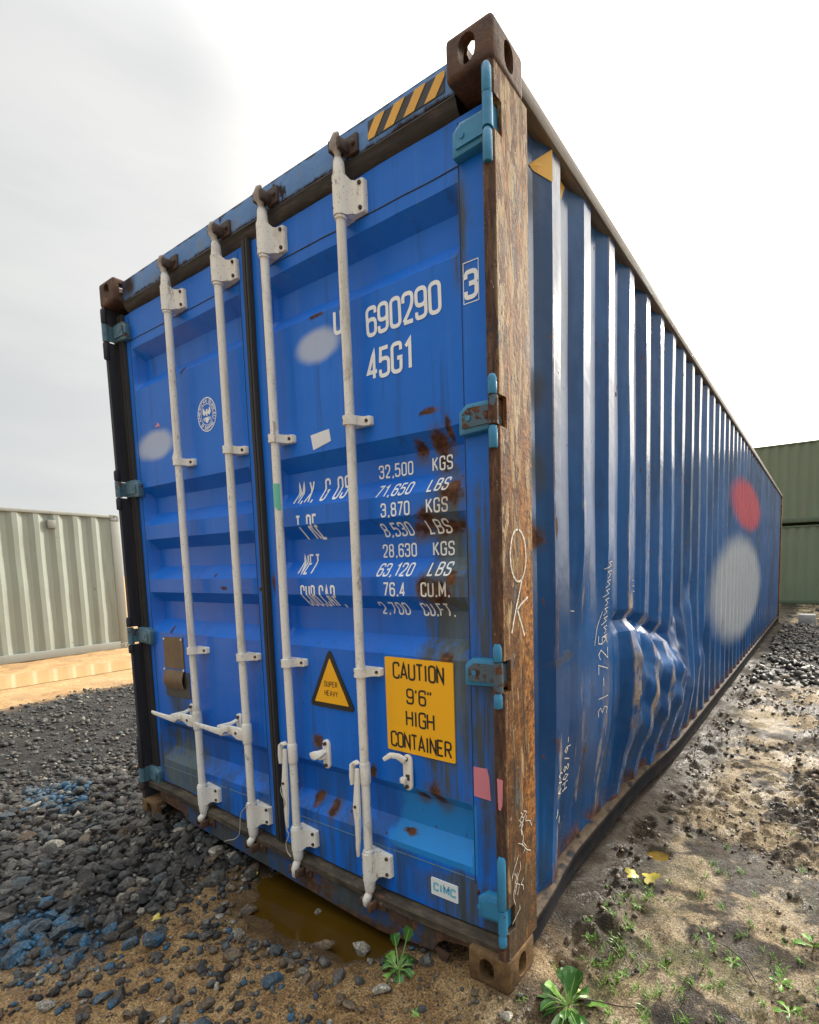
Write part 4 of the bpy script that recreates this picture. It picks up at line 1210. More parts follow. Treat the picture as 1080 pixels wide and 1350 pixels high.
decal_text('CIMC', 2.090, 2.184, 0.216, 0.250, door_r, MAT['cyan'], YS, 0.24, sp=0.26)
plate('white_sticker', [(1.549, 1.853), (1.651, 1.874), (1.643, 1.920), (1.537, 1.911)], door_r, MAT['white'], YD, 0.003)
plate('sticker_scrap', [(2.276, 0.615), (2.343, 0.612), (2.338, 0.69), (2.330, 0.718), (2.276, 0.716)], door_r, MAT['pink'], YD, 0.003)
plate('white_sticker', [(0.488, 1.955), (0.530, 1.953), (0.531, 1.990), (0.512, 1.992)], door_l, MAT['white'], YD, 0.003)
# red corner still showing above the rubbed out lettering
plate('red_sticker', [(0.345, 2.130), (0.395, 2.128), (0.372, 2.150)], door_l, MAT['pink'], YD, 0.002)
# tarnished data plates, riveted
plate('data_plate', [(0.262, 0.880), (0.458, 0.885), (0.458, 1.052), (0.262, 1.046)], door_l, MAT['plate'], YD, 0.005)
P_ = np.zeros((7, 2, 3))
for k, (y, z) in enumerate(((0.0, 0.872), (-0.004, 0.86), (-0.010, 0.84), (-0.013, 0.82), (-0.012, 0.80), (-0.008, 0.785), (-0.004, 0.772))):
    P_[k, 0] = (0.262, YD - 0.006 + y, z); P_[k, 1] = (0.456, YD - 0.006 + y, z + 0.006)
MB().grid(P_).build('curled_plate', MAT['plate'], door_l, smooth=60)
plate('dark_plate', [(0.252, 0.725), (0.500, 0.730), (0.496, 0.868), (0.255, 0.868)], door_l, MAT['plate_d'], YD, 0.003)
for x, z in ((0.272, 1.036), (0.448, 1.04), (0.255, 0.872), (0.452, 0.878)):
    MB().tube([(x, YD - 0.004, z), (x, YD - 0.008, z)], 0.006, 8).build('rivet', MAT['white'], door_l)
# round classification emblem: ring with lettering, winged figure in the middle
cx, cz, rr_ = 0.822, 2.113, 0.077
mb = MB()
def ring(mb, r0, r1, y, n=48):
    vs = []; fs = []
    for k in range(n):
        a = 2 * math.pi * k / n
        for r in (r0, r1): vs.append((cx + r * math.cos(a), y, cz + r * math.sin(a)))
    for k in range(n):
        j = (k + 1) % n
        fs.append((2 * k, 2 * k + 1, 2 * j + 1, 2 * j))
    mb.add(vs, fs)
ring(mb, 0.072, 0.077, YD - 0.0015); ring(mb, 0.046, 0.049, YD - 0.0015)
def arc_text(mb, s, a0, a1, r0, r1, up):
    def place(x, z, k):
        a = a0 + (a1 - a0) * x
        r = r0 + (r1 - r0) * z if up else r1 - (r1 - r0) * z
        return (cx + r * math.cos(a), YD - 0.0016 - k * 0.0001, cz + r * math.sin(a))
    # unit box
    mb2 = MB(); text(mb2, s, place, 0, 1, 0, 1, 0.15, 0.22)
    mb.add(mb2.v, mb2.f)
def arc_text_safe(s, a0, a1, up):
    h = 0.018
    Lc = abs(a1 - a0) * 0.06
    def place(x, z, k):
        a = a0 + (a1 - a0) * x / Lc
        r = (0.052 + z) if up else (0.070 - z)
        return (cx + r * math.cos(a), YD - 0.0016 - k * 0.0001, cz + r * math.sin(a))
    text(mb, s, place, 0, Lc, 0, h, 0.17, 0.22)
R_ = math.radians
arc_text_safe('AMERICAN BUREAU', R_(205), R_(-25), True)
arc_text_safe('OF SHIPPING', R_(222), R_(318), False)
# eagle: body, head and raised wings over a shield
for poly in ([(-.030, .030), (-.034, .008), (-.022, -.004), (-.006, .004), (-.004, .014), (-.016, .016), (-.022, .030)],
             [(.030, .030), (.022, .030), (.016, .016), (.004, .014), (.006, .004), (.022, -.004), (.034, .008)],
             [(-.006, .022), (.006, .026), (.010, .018), (.005, .010), (.006, -.006), (-.006, -.006), (-.005, .010)],
             [(-.016, -.012), (.016, -.012), (.014, -.030), (0, -.040), (-.014, -.030)],
             [(-.030, -.014), (-.020, -.012), (-.020, -.026), (-.026, -.030)], [(.030, -.014), (.026, -.030), (.020, -.026), (.020, -.012)]):
    mb.add([(cx + a, YD - 0.0016, cz + b) for a, b in poly], [tuple(range(len(poly)))])
mb.build('round_emblem', ink_, door_l, recalc=False)
# green label wrapped on the third rod
xr = RODX[2]
P_ = np.zeros((9, 2, 3))
for k in range(9):
    a = math.radians(185 + 170 * k / 8)
    for j, z in enumerate((1.640, 1.735)):
        P_[k, j] = (xr + 0.0176 * math.cos(a), YR + 0.0176 * math.sin(a), z - (0.012 if (k > 5 and j == 0) else 0))
MB().grid(P_).build('green_label', MAT['green_s'], rods[2], smooth=60)

# ---- tie wires on the rods
def wire(pts, label, r=0.0021):
    # smooth Catmull-Rom through the points
    out = []
    Q = [Vector(p) for p in pts]
    Q = [Q[0]] + Q + [Q[-1]]
    for i in range(1, len(Q) - 2):
        for t in np.linspace(0, 1, 7)[:-1]:
            a, b, c, d = Q[i - 1], Q[i], Q[i + 1], Q[i + 2]
            out.append(0.5 * ((2 * b) + (c - a) * t + (2 * a - 5 * b + 4 * c - d) * t * t + (3 * b - a - 3 * c + d) * t ** 3))
    out.append(Q[-1])
    o = MB().tube(out, r, 6).build('tie_wire', MAT['wire'], None, smooth=60)
    tag(o, label, 'wire')
x2 = RODX[1]
wire([(x2 + 0.024, 0.000, 0.330), (x2 + 0.005, -0.012, 0.318), (x2 - 0.020, -0.012, 0.296), (x2 - 0.040, -0.016, 0.270), (x2 - 0.048, -0.018, 0.210), (x2 - 0.060, -0.020, 0.165), (x2 - 0.095, -0.024, 0.138), (x2 - 0.150, -0.026, 0.118), (x2 - 0.175, -0.026, 0.104)], 'loose pale wire dangling from the foot of the second locking rod')
x3 = RODX[2]
wire([(x3 - 0.024, 0.000, 0.56), (x3 - 0.026, -0.014, 0.50), (x3 - 0.040, -0.022, 0.46), (x3 - 0.020, -0.020, 0.41), (x3 - 0.034, -0.014, 0.37), (x3 - 0.030, -0.012, 0.29), (x3 - 0.018, -0.012, 0.262), (x3 - 0.040, -0.012, 0.215), (x3 - 0.030, -0.012, 0.180), (x3 - 0.012, -0.010, 0.165)], 'thin wire wound down the lower end of the third locking rod')

# ---- chalk marks on the post and side wall
def chalk(mb, pts, hw, surf):
    pts = subdivide(pts, False, 0.012)
    pts = [(p[0] + random.uniform(-1, 1) * hw * .25, p[1] + random.uniform(-1, 1) * hw * .25) for p in pts]
    Lf, Rt = ribbon(pts, False, hw)
    n = len(pts)
    mb.add([surf(*a) for a in Lf] + [surf(*a) for a in Rt], [(i, i + 1, n + i + 1, n + i) for i in range(n - 1)])
def psurf(y, z): return (2.4352, y, z)
mb = MB()
ov = [(0.108 + 0.050 * math.cos(a), 1.418 + 0.082 * math.sin(a)) for a in np.linspace(math.pi * .45, math.pi * 2.5, 30)]
chalk(mb, ov, 0.0032, psurf)
chalk(mb, [(0.128, 1.342), (0.113, 1.305), (0.082, 1.235), (0.060, 1.178)], 0.0032, psurf)
chalk(mb, [(0.166, 1.283), (0.130, 1.268), (0.094, 1.247)], 0.0034, psurf)
chalk(mb, [(0.096, 1.250), (0.118, 1.205), (0.142, 1.160)], 0.0032, psurf)
mb.build('chalk_letters', MAT['chalk'], post_r, recalc=False)
mb = MB()
for k in range(14):
    y0 = random.uniform(.05, .17); z0 = random.uniform(.22, .60)
    p = [(y0, z0)]
    for j in range(3): p.append((min(.195, max(.03, p[-1][0] + random.uniform(-.03, .03))), p[-1][1] - random.uniform(.008, .03)))
    chalk(mb, p, 0.0013, psurf)
mb.build('scratches', MAT['chalk'], post_r, recalc=False)
def wsurf(y, z): return (float(wall_x(y, z)) + 0.0025, y, z)
mb = MB()
def mark(pts, hw=0.0022): chalk(mb, pts, hw, wsurf)
mb_glyph = {'7': [[(0, 1), (.9, 1), (.3, 0)]], '3': [[(0, .9), (.6, 1), (.8, .75), (.3, .55), (.8, .35), (.6, 0), (0, .1)]], '1': [[(.4, 0), (.4, 1)]], '5': [[(.9, 1), (.2, 1), (.1, .6), (.7, .6), (.8, .2), (.1, 0)]],
            '8': [[(.5, .5), (.1, .8), (.5, 1), (.9, .8), (.5, .5), (.1, .2), (.5, 0), (.9, .2), (.5, .5)]], '9': [[(.9, .7), (.5, .5), (.1, .75), (.5, 1), (.9, .75), (.8, 0)]], 'H': [[(0, 0), (0, 1)], [(1, 0), (1, 1)], [(0, .5), (1, .5)]],
            '-': [[(.1, .5), (.9, .5)]], '/': [[(.2, 0), (.8, 1)]], '2': [[(0, .8), (.5, 1), (.9, .75), (0, 0), (1, 0)]], '0': [[(.5, 0), (.1, .5), (.5, 1), (.9, .5), (.5, 0)]]}
def scrawl(s, y, z, cy, cz_, vertical=True):
    """handwriting turned on its side, read from below upwards"""
    for ch in s:
        for st in mb_glyph.get(ch, []):
            mark([(y + (1 - b) * cy, z + a * cz_) for a, b in st])
        z += cz_ * 1.35
scrawl('31-725', 0.93, 0.675, 0.10, 0.050)
for k in range(9):
    zz = 1.02 + k * 0.043
    mark([(0.975 + 0.02 * math.sin(k * 2.1), zz), (1.02, zz + 0.016), (0.985, zz + 0.03), (1.03, zz + 0.036)], 0.0018)
mark([(0.965, 1.17), (0.915, 1.10), (0.885, 1.02)], 0.002)
scrawl('H08/9-', 0.575, 0.450, 0.055, 0.030)
scrawl('0/2', 0.445, 0.490, 0.06, 0.026)
mark([(0.434, 0.404), (0.450, 0.42), (0.445, 0.44)]); mark([(0.47, 0.37), (0.475, 0.40)])
for y, z in ((0.62, 1.20), (1.42, 1.30), (1.43, 1.27), (1.44, 1.24)):
    mark([(y, z), (y + 0.03, z - 0.004)], 0.0018)
mb.build('chalk_scrawl', MAT['chalk'], right_wall, recalc=False)
# remains of the hazard tape along the top of the side
def wallpatch(poly, mat, name):
    c = np.mean(poly, axis=0)
    mb = MB(); vs = [wsurf(*c)]; n = 0
    ring_ = subdivide(poly, True, 0.015)
    vs += [wsurf(*p) for p in ring_]
    mb.add(vs, [(0, i + 1, (i + 1) % len(ring_) + 1) for i in range(len(ring_))])
    mb.build(name, mat, right_wall, recalc=False)
wallpatch([(0.215, 2.790), (0.262, 2.79), (0.215, 2.745)], MAT['yellow_h'], 'hazard_scrap')
wallpatch([(0.305, 2.700), (0.408, 2.795), (0.408, 2.69)], MAT['yellow_h'], 'hazard_scrap')
wallpatch([(0.505, 2.745), (0.535, 2.790), (0.59, 2.79), (0.555, 2.725)], MAT['yellow_h'], 'hazard_scrap')

# ================================================================== ground
PUD = (1.50, 0.12)
def pud_r(x, y):
    """<1 inside the puddle beside the sill"""
    u = (x - PUD[0]); v = (y - PUD[1])
    a = math.radians(8)
    uu = u * math.cos(a) + v * math.sin(a); vv = -u * math.sin(a) + v * math.cos(a)
    return np.sqrt((uu / 0.50) ** 2 + (vv / 0.36) ** 2) + (fbm2(x * 6, y * 6, 4, 31) - 0.5) * 0.55
def gravel_mask(x, y):
    """1 where the dark stone bed lies left of the container"""
    n = (fbm2(x * 2.6, y * 2.6, 4, 41) - 0.5) * 0.55
    edge = np.interp(y, [-1.4, -0.85, -0.60, -0.45, -0.20, 0.05, 0.6], [0.42, 0.62, 0.98, 0.96, 0.95, 1.06, 1.08])
    m = 1 - sstep(-0.12, 0.12, (x - edge) + n * 0.55)
    far = sstep(-4.35, -3.85, x + n * 0.8 + 0.18 * (y - 0.6))
    back = 1 - sstep(9, 10.5, y)
    return m * far * back
def ground_h(x, y):
    x = np.asarray(x, float); y = np.asarray(y, float)
    h = -0.022 + (fbm2(x * 1.1, y * 1.1, 3, 21) - 0.5) * 0.045 + (fbm2(x * 6, y * 6, 3, 22) - 0.5) * 0.030 + (fbm2(x * 22, y * 22, 3, 23) - 0.5) * 0.014
    g = gravel_mask(x, y)
    h = h + g * (0.015 + (fbm2(x * 11, y * 11, 3, 24) - 0.5) * 0.025)
    # churned clods right of the container
    r = sstep(2.3, 2.6, x) * (1 - sstep(6, 9, y))
    c = fbm2(x * 9 + 3, y * 9, 4, 25)
    h = h + r * (np.abs(c - 0.5) * 0.15 + (fbm2(x * 28, y * 28, 2, 27) - 0.5) * 0.035 - 0.024) * sstep(0.40, 0.60, fbm2(x * 1.7, y * 1.7, 3, 26) + 0.08)
    p = pud_r(x, y)
    h = h - 0.075 * (1 - sstep(0.55, 1.15, p))
    # little water-filled hole and a boot print
    q_ = np.exp(-(((x - 2.612) ** 2 + (y - 1.150) ** 2) / 0.13 ** 2))
    h = h * (1 - q_) + q_ * -0.020
    h = h - 0.060 * np.exp(-(((x - 2.612) / 0.055) ** 2 + ((y - 1.150) / 0.050) ** 2) ** 2)
    d = np.sqrt(((x - 2.47) / 0.055) ** 2 + ((y - 1.36) / 0.12) ** 2)
    h = h - 0.022 * (1 - sstep(0.8, 1.15, d)) * (0.6 + 0.4 * np.sign(np.sin(y * 150)))
    h = h + 0.010 * np.exp(-((d - 1.25) / 0.2) ** 2)
    # press the ground to the corner castings
    for cx_, cy_, zc in ((2.36, 0.09, 0.004), (0.08, 0.09, 0.012)):
        h = h * sstep(0.10, 0.22, np.sqrt((x - cx_) ** 2 + (y - cy_) ** 2)) + (zc) * (1 - sstep(0.10, 0.22, np.sqrt((x - cx_) ** 2 + (y - cy_) ** 2)))
    # level far out
    f = sstep(7, 14, np.sqrt((x - 1) ** 2 + (y - 1) ** 2))
    lp = np.sqrt(((x + 5.9) / 0.75) ** 2 + ((y - 1.2) / 2.0) ** 2)
    h = h * (1 - sstep(0, 1, f)) + f * -0.02
    h = h * sstep(1.0, 1.5, lp) + (1 - sstep(1.0, 1.5, lp)) * -0.028
    return h
def axis(lo, hi, step, far, g=1.28):
    mid = list(np.arange(lo, hi + 1e-6, step))
    d = step; x = hi; up = []
    while x < far:
        d *= g; x += d; up.append(x)
    d = step; x = lo; dn = []
    while x > -far:
        d *= g; x -= d; dn.append(x)
    return np.array(dn[::-1] + mid + up)
gx = axis(-2.0, 3.6, 0.0145, 400, 1.07)
gy = axis(-1.15, 2.6, 0.0145, 400, 1.06)
GX, GY = np.meshgrid(gx, gy, indexing='ij')
GZ = ground_h(GX, GY)
def ground_mat():
    m = M('ground_earth')
    X = m.xyz()
    wob = m.math('MULTIPLY', m.math('SUBTRACT', m.noise(2.3, 5, 0.65), 0.5), 1.2)
    xw = m.math('ADD', X['X'], wob); yw = m.math('ADD', X['Y'], wob)
    grain = m.noise(55, 5, 0.7)
    mid = m.noise(9, 5, 0.65)
    big = m.noise(1.6, 4, 0.6)
    brown = m.ramp(m.mix(0.5, m.noise(30, 6, 0.75), mid), [(0.30, (0.085, 0.044, 0.016)), (0.48, (0.36, 0.215, 0.090)), (0.66, (0.64, 0.44, 0.22))])
    # pale damp clay on the right, darker churned dirt between
    clay = m.ramp(m.mix(0.45, m.noise(24, 6, 0.75), mid), [(0.32, (0.10, 0.065, 0.03)), (0.48, (0.33, 0.245, 0.145)), (0.66, (0.55, 0.45, 0.30))])
    churn = m.ramp(m.mix(0.5, m.noise(40, 6, 0.75), mid), [(0.36, (0.012, 0.009, 0.007)), (0.54, (0.060, 0.042, 0.026)), (0.70, (0.22, 0.16, 0.095))])
    rt = m.mix(m.step(m.math('ADD', m.noise(1.3, 5, 0.62, stretch=(1, 1.5, 1)), m.math('MULTIPLY', m.math('SUBTRACT', mid, 0.5), 0.45)), 0.45, 0.54), churn, clay)
    moss = m.math('MULTIPLY', m.step(m.noise(3.1, 6, 0.7), 0.50, 0.64), m.step(X['Y'], 1.6, 0.5))
    rt = m.mix(m.math('MULTIPLY', moss, 0.85), rt, m.ramp(m.noise(45, 5), [(0.35, (0.030, 0.036, 0.010)), (0.65, (0.17, 0.155, 0.045))]))
    # dark stony band further back on the right
    stony = m.ramp(m.noise(17, 6, 0.8), [(0.36, (0.010, 0.010, 0.011)), (0.56, (0.040, 0.038, 0.038)), (0.74, (0.12, 0.115, 0.11))])
    rt = m.mix(m.math('MULTIPLY', m.step(yw, 5.2, 5.8), m.step(yw, 12.6, 11.8)), rt, stony)
    c = m.mix(m.step(m.math('ADD', X['X'], m.math('MULTIPLY', wob, 0.35)), 2.20, 2.62), brown, rt)
    dark = m.ramp(m.noise(28, 6, 0.75), [(0.34, (0.008, 0.007, 0.008)), (0.56, (0.028, 0.025, 0.024)), (0.74, (0.09, 0.08, 0.07))])
    att = m.n('ShaderNodeAttribute', attribute_name='gravel')
    c = m.mix(att.outputs['Fac'], c, dark)
    sand = m.ramp(m.mix(0.5, m.noise(14, 6, 0.7), m.noise(2.5, 4)), [(0.34, (0.36, 0.20, 0.085)), (0.52, (0.60, 0.37, 0.17)), (0.68, (0.72, 0.50, 0.27))])
    c = m.mix(m.step(m.math('ADD', m.math('ADD', X['X'], m.math('MULTIPLY', X['Y'], 0.18)), m.math('MULTIPLY', wob, 0.5)), -3.85, -4.3), c, sand)
    c = m.mix(1.0, c, m.ramp(m.noise(150, 3, 0.6), [(0.36, (0.40, 0.38, 0.36)), (0.50, (0.95, 0.95, 0.95)), (0.64, (1.5, 1.5, 1.45))]), 'MULTIPLY')
    # little pale grit
    sp = m.math('MULTIPLY', m.step(m.voro(120), 0.20, 0.10), m.step(m.noise(20, 3), 0.50, 0.58))
    c = m.mix(m.math('MULTIPLY', sp, 0.75), c, (0.50, 0.42, 0.30))
    # blue overspray on the left
    ov = m.mx(m.spot((0.72, -0.68, 0), (0.55, 0.24, 1), m.noise(9, 4), 0.5, 0.2), m.spot((-0.75, -0.12, 0), (0.5, 0.26, 1), m.noise(9, 4), 0.5, 0.2))
    c = m.mix(m.math('MULTIPLY', m.math('MULTIPLY', ov, m.step(grain, 0.42, 0.58)), 0.45), c, (0.02, 0.15, 0.30))
    # shade at the foot of the long rail, painted into the soil colour
    rail_shade = m.math('MULTIPLY', m.step(m.math('ADD', X['X'], m.math('MULTIPLY', m.math('SUBTRACT', m.noise(6, 5, 0.65), 0.5), 0.36)), 2.78, 2.54), m.math('MULTIPLY', m.step(X['Y'], 0.15, 0.5), m.step(X['X'], 2.0, 2.2)))
    c = m.mix(m.math('MULTIPLY', rail_shade, 0.92), c, (0.022, 0.016, 0.010))
    # wet sheen near the puddle
    wet = m.spot((1.5, 0.1, 0), (0.64, 0.44, 1), m.noise(7, 5, 0.65), 0.35, 0.7)
    c = m.mix(m.math('MULTIPLY', wet, 0.75), c, (0.055, 0.032, 0.012))
    rough = m.mix(m.step(m.noise(2.2, 5, 0.65), 0.42, 0.60), (0.85,) * 3, (0.33,) * 3)
    m.bump(m.math('ADD', m.math('MULTIPLY', m.noise(38, 6, 0.75), 1.0), m.math('MULTIPLY', m.noise(140, 4, 0.7), 0.55)), 1.0, 0.026)
    return m.done(c, rough, spec=0.35)
me = bpy.data.meshes.new('ground')
n0, n1 = GX.shape
V = np.stack([GX, GY, GZ], -1).reshape(-1, 3)
idx = np.arange(n0 * n1).reshape(n0, n1)
F = np.stack([idx[:-1, :-1], idx[1:, :-1], idx[1:, 1:], idx[:-1, 1:]], -1).reshape(-1, 4)
me.vertices.add(len(V)); me.vertices.foreach_set('co', V.ravel())
me.loops.add(F.size); me.loops.foreach_set('vertex_index', F.ravel())
me.polygons.add(len(F)); me.polygons.foreach_set('loop_start', np.arange(0, F.size, 4)); me.polygons.foreach_set('loop_total', np.full(len(F), 4))
me.polygons.foreach_set('use_smooth', np.ones(len(F), bool))
me.update(calc_edges=True)
at = me.attributes.new('gravel', 'FLOAT', 'POINT')
at.data.foreach_set('value', gravel_mask(GX, GY).ravel().astype(np.float32))
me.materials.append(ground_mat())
ground = link(bpy.data.objects.new('ground', me))
tag(ground, kind='structure')

# puddles: murky water lying in the hollows
def water_mat(name, c0, c1, rough=0.04):
    m = M(name)
    c = m.mix(m.noise(3.5, 5, 0.6), c0, c1)
    m.bump(m.noise(14, 3), 0.06, 0.01)
    return m.done(c, rough, spec=0.5)
def pool(name, cx_, cy_, rx, ry, z, mat, seed):
    n = 40; vs = [(cx_, cy_, z)]
    for k in range(n):
        a = 2 * math.pi * k / n
        r = 1 + 0.25 * (float(fbm2(np.array([math.cos(a) * 2 + seed]), np.array([math.sin(a) * 2]), 3, seed)[0]) - 0.5)
        vs.append((cx_ + rx * r * math.cos(a), cy_ + ry * r * math.sin(a), z))
    o = MB().add(vs, [(0, k + 1, (k + 1) % n + 1) for k in range(n)]).build(name, mat, recalc=False)
    return tag(o, kind='structure')
WZ = -0.060
pool('puddle', 1.50, 0.14, 0.78, 0.52, WZ, water_mat('puddle_water', (0.042, 0.022, 0.002), (0.085, 0.046, 0.006), 0.03), 3)
pool('puddle', 2.612, 1.150, 0.075, 0.07, -0.046, water_mat('hole_water', (0.13, 0.08, 0.012), (0.18, 0.115, 0.02), 0.04), 5)
pool('puddle', -5.95, 1.2, 0.62, 1.9, -0.022, water_mat('sand_water', (0.52, 0.31, 0.12), (0.62, 0.40, 0.18), 0.07), 8)

# ------------------------------------------------------------------ stones
def stone_mat(name, a, b, c, tint=None):
    m = M(name)
    oi = m.n('ShaderNodeObjectInfo')
    n = m.noise(26, 5, 0.7)
    col_ = m.ramp(n, [(0.32, a), (0.52, b), (0.72, c)])
    col_ = m.mix(m.step(m.noise(7, 3), 0.40, 0.66, 0, 0.55), col_, (0.10, 0.085, 0.065))
    if tint:
        col_ = m.mix(m.step(m.noise(16, 4, 0.6), 0.42, 0.60, 0.10, 0.9), col_, tint)
    col_ = m.mix(1.0, col_, m.ramp(m.noise(120, 4, 0.7), [(0.36, (0.45, 0.45, 0.45)), (0.52, (0.95, 0.95, 0.95)), (0.66, (1.7, 1.7, 1.65))]), 'MULTIPLY')
    m.bump(m.math('ADD', m.noise(60, 5, 0.7), m.math('MULTIPLY', m.noise(190, 4, 0.7), 0.4)), 0.9, 0.010)
    return m.done(col_, 0.5, spec=0.5)
SM = [stone_mat('stone_dark', (0.007, 0.007, 0.008), (0.020, 0.0195, 0.020), (0.080, 0.076, 0.072)),
      stone_mat('stone_grey', (0.030, 0.029, 0.028), (0.080, 0.077, 0.072), (0.20, 0.19, 0.175)),
      stone_mat('stone_pale', (0.18, 0.16, 0.13), (0.34, 0.31, 0.25), (0.50, 0.46, 0.38)),
      stone_mat('stone_blue_paint', (0.03, 0.04, 0.05), (0.06, 0.09, 0.11), (0.12, 0.15, 0.17), (0.020, 0.115, 0.225)),
      stone_mat('stone_brown', (0.07, 0.042, 0.022), (0.15, 0.10, 0.058), (0.29, 0.21, 0.13)),
      stone_mat('stone_slate', (0.025, 0.035, 0.042), (0.055, 0.075, 0.088), (0.12, 0.15, 0.165))]
def ico(sub):
    bm = bmesh.new(); bmesh.ops.create_icosphere(bm, subdivisions=sub, radius=1)
    v = np.array([q.co[:] for q in bm.verts]); f = np.array([[q.index for q in p.verts] for p in bm.faces])
    bm.free(); return v, f
def proto(sub, seed):
    r = np.random.RandomState(seed)
    v, f = ico(sub)
    v = v.copy()
    # chop with random planes for broken faces
    for k in range(13):
        n = r.normal(size=3); n /= np.linalg.norm(n)
        d = r.uniform(0.45, 0.85)
        s = v @ n
        v -= np.clip(s - d, 0, None)[:, None] * n
    v *= 1 + r.uniform(-0.10, 0.10, size=(len(v), 1))
    v *= np.array([r.uniform(0.85, 1.25), r.uniform(0.75, 1.1), r.uniform(0.6, 0.85)])
    return v, f
P2 = [proto(2, s) for s in range(10)]
P1 = [proto(1, s + 50) for s in range(14)]
def blue_zone(x, y):
    n = (fbm2(x * 5, y * 5, 3, 61) - 0.5) * 1.2
    a = np.exp(-((x - 0.72) / 0.42) ** 2 - ((y + 0.70) / 0.20) ** 2) + 0.7 * np.exp(-((x - 1.2) / 0.35) ** 2 - ((y + 0.66) / 0.22) ** 2)
    b = np.exp(-((x + 0.75) / 0.42) ** 2 - ((y + 0.16) / 0.22) ** 2)
    return np.maximum(a, b) + n * 0.35
# candidate stones: (x, y, size, material, sink)
S_list = []
def scatter(n, xr_, yr_, fn):
    x = RS.uniform(xr_[0], xr_[1], n); y = RS.uniform(yr_[0], yr_[1], n)
    fn(x, y)
def put(x, y, s, mi):
    for a, b, c, d in zip(x, y, s, mi): S_list.append((a, b, c, int(d)))
def f_gravel(lo, hi, power=2.2):
    def fn(x, y):
        g = gravel_mask(x, y)
        k = RS.rand(len(x)) < g
        k &= ~((x > 0.20) & (x < 2.40) & (y > 0.25))
        x, y = x[k], y[k]
        s = lo + (hi - lo) * RS.rand(len(x)) ** power
        u = RS.rand(len(x))
        mi = np.where(u < 0.62, 0, np.where(u < 0.86, 1, np.where(u < 0.91, 2, np.where(u < 0.96, 4, 5))))
        bz = blue_zone(x, y)
        mi = np.where(RS.rand(len(x)) < sstep(0.42, 0.9, bz) * 0.75, 3, mi)
        put(x, y, s, mi)
    return fn
scatter(5200, (-1.0, 1.15), (-1.15, 0.9), f_gravel(0.010, 0.046))
scatter(9000, (-1.4, 1.2), (-1.15, 1.3), f_gravel(0.006, 0.020))
scatter(7000, (-4.6, -0.6), (-1.1, 4.5), f_gravel(0.010, 0.034, 2.8))
def f_brown(lo, hi, wts):
    def fn(x, y):
        k = (RS.rand(len(x)) > gravel_mask(x, y)) & (pud_r(x, y) > 1.0)
        x, y = x[k], y[k]
        s = lo + (hi - lo) * RS.rand(len(x)) ** 3.2
        mi = RS.choice(6, len(x), p=wts)
        put(x, y, s, mi)
    return fn
scatter(1300, (0.4, 2.5), (-1.15, 0.12), f_brown(0.005, 0.026, [.20, .18, .12, .04, .36, .10]))
scatter(420, (0.4, 1.9), (-0.95, -0.2), f_brown(0.012, 0.036, [.22, .12, .05, .12, .23, .26]))
scatter(6500, (0.5, 2.6), (-1.1, 0.12), f_brown(0.002, 0.007, [.12, .15, .30, 0, .38, .05]))
def f_right(lo, hi, wts):
    def fn(x, y):
        k = (fbm2(x * 1.7, y * 1.7, 3, 26) > RS.uniform(0.30, 0.62, len(x))) & (x > 2.44)
        x, y = x[k], y[k]
        s = lo + (hi - lo) * RS.rand(len(x)) ** 3.2
        mi = RS.choice(6, len(x), p=wts)
        put(x, y, s, mi)
    return fn
scatter(4200, (2.42, 3.7), (-0.2, 2.6), f_right(0.003, 0.018, [.12, .08, .06, 0, .74, 0]))
scatter(4000, (2.42, 4.4), (2.0, 6.5), f_right(0.006, 0.030, [.22, .12, .08, 0, .58, 0]))
def f_band(x, y):
    s = 0.02 + 0.05 * RS.rand(len(x)) ** 2.4
    put(x, y, s, RS.choice(6, len(x), p=[.62, .25, .07, 0, .06, 0]))
scatter(4200, (2.55, 6.5), (5.4, 12.0), f_band)
scatter(500, (2.3, 9.0), (12.0, 17.8), f_band)
# edge of the puddle: a rim of small mixed stones
for k in range(90):
    a = random.uniform(math.radians(165), math.radians(300))
    r = random.uniform(0.98, 1.22)
    x_ = PUD[0] + 0.50 * r * math.cos(a); y_ = PUD[1] + 0.36 * r * math.sin(a)
    if y_ < 0.05: S_list.append((x_, y_, random.uniform(0.006, 0.024), random.choice([4, 4, 1, 2, 5, 4])))
S = np.array(S_list)
zh = ground_h(S[:, 0], S[:, 1])
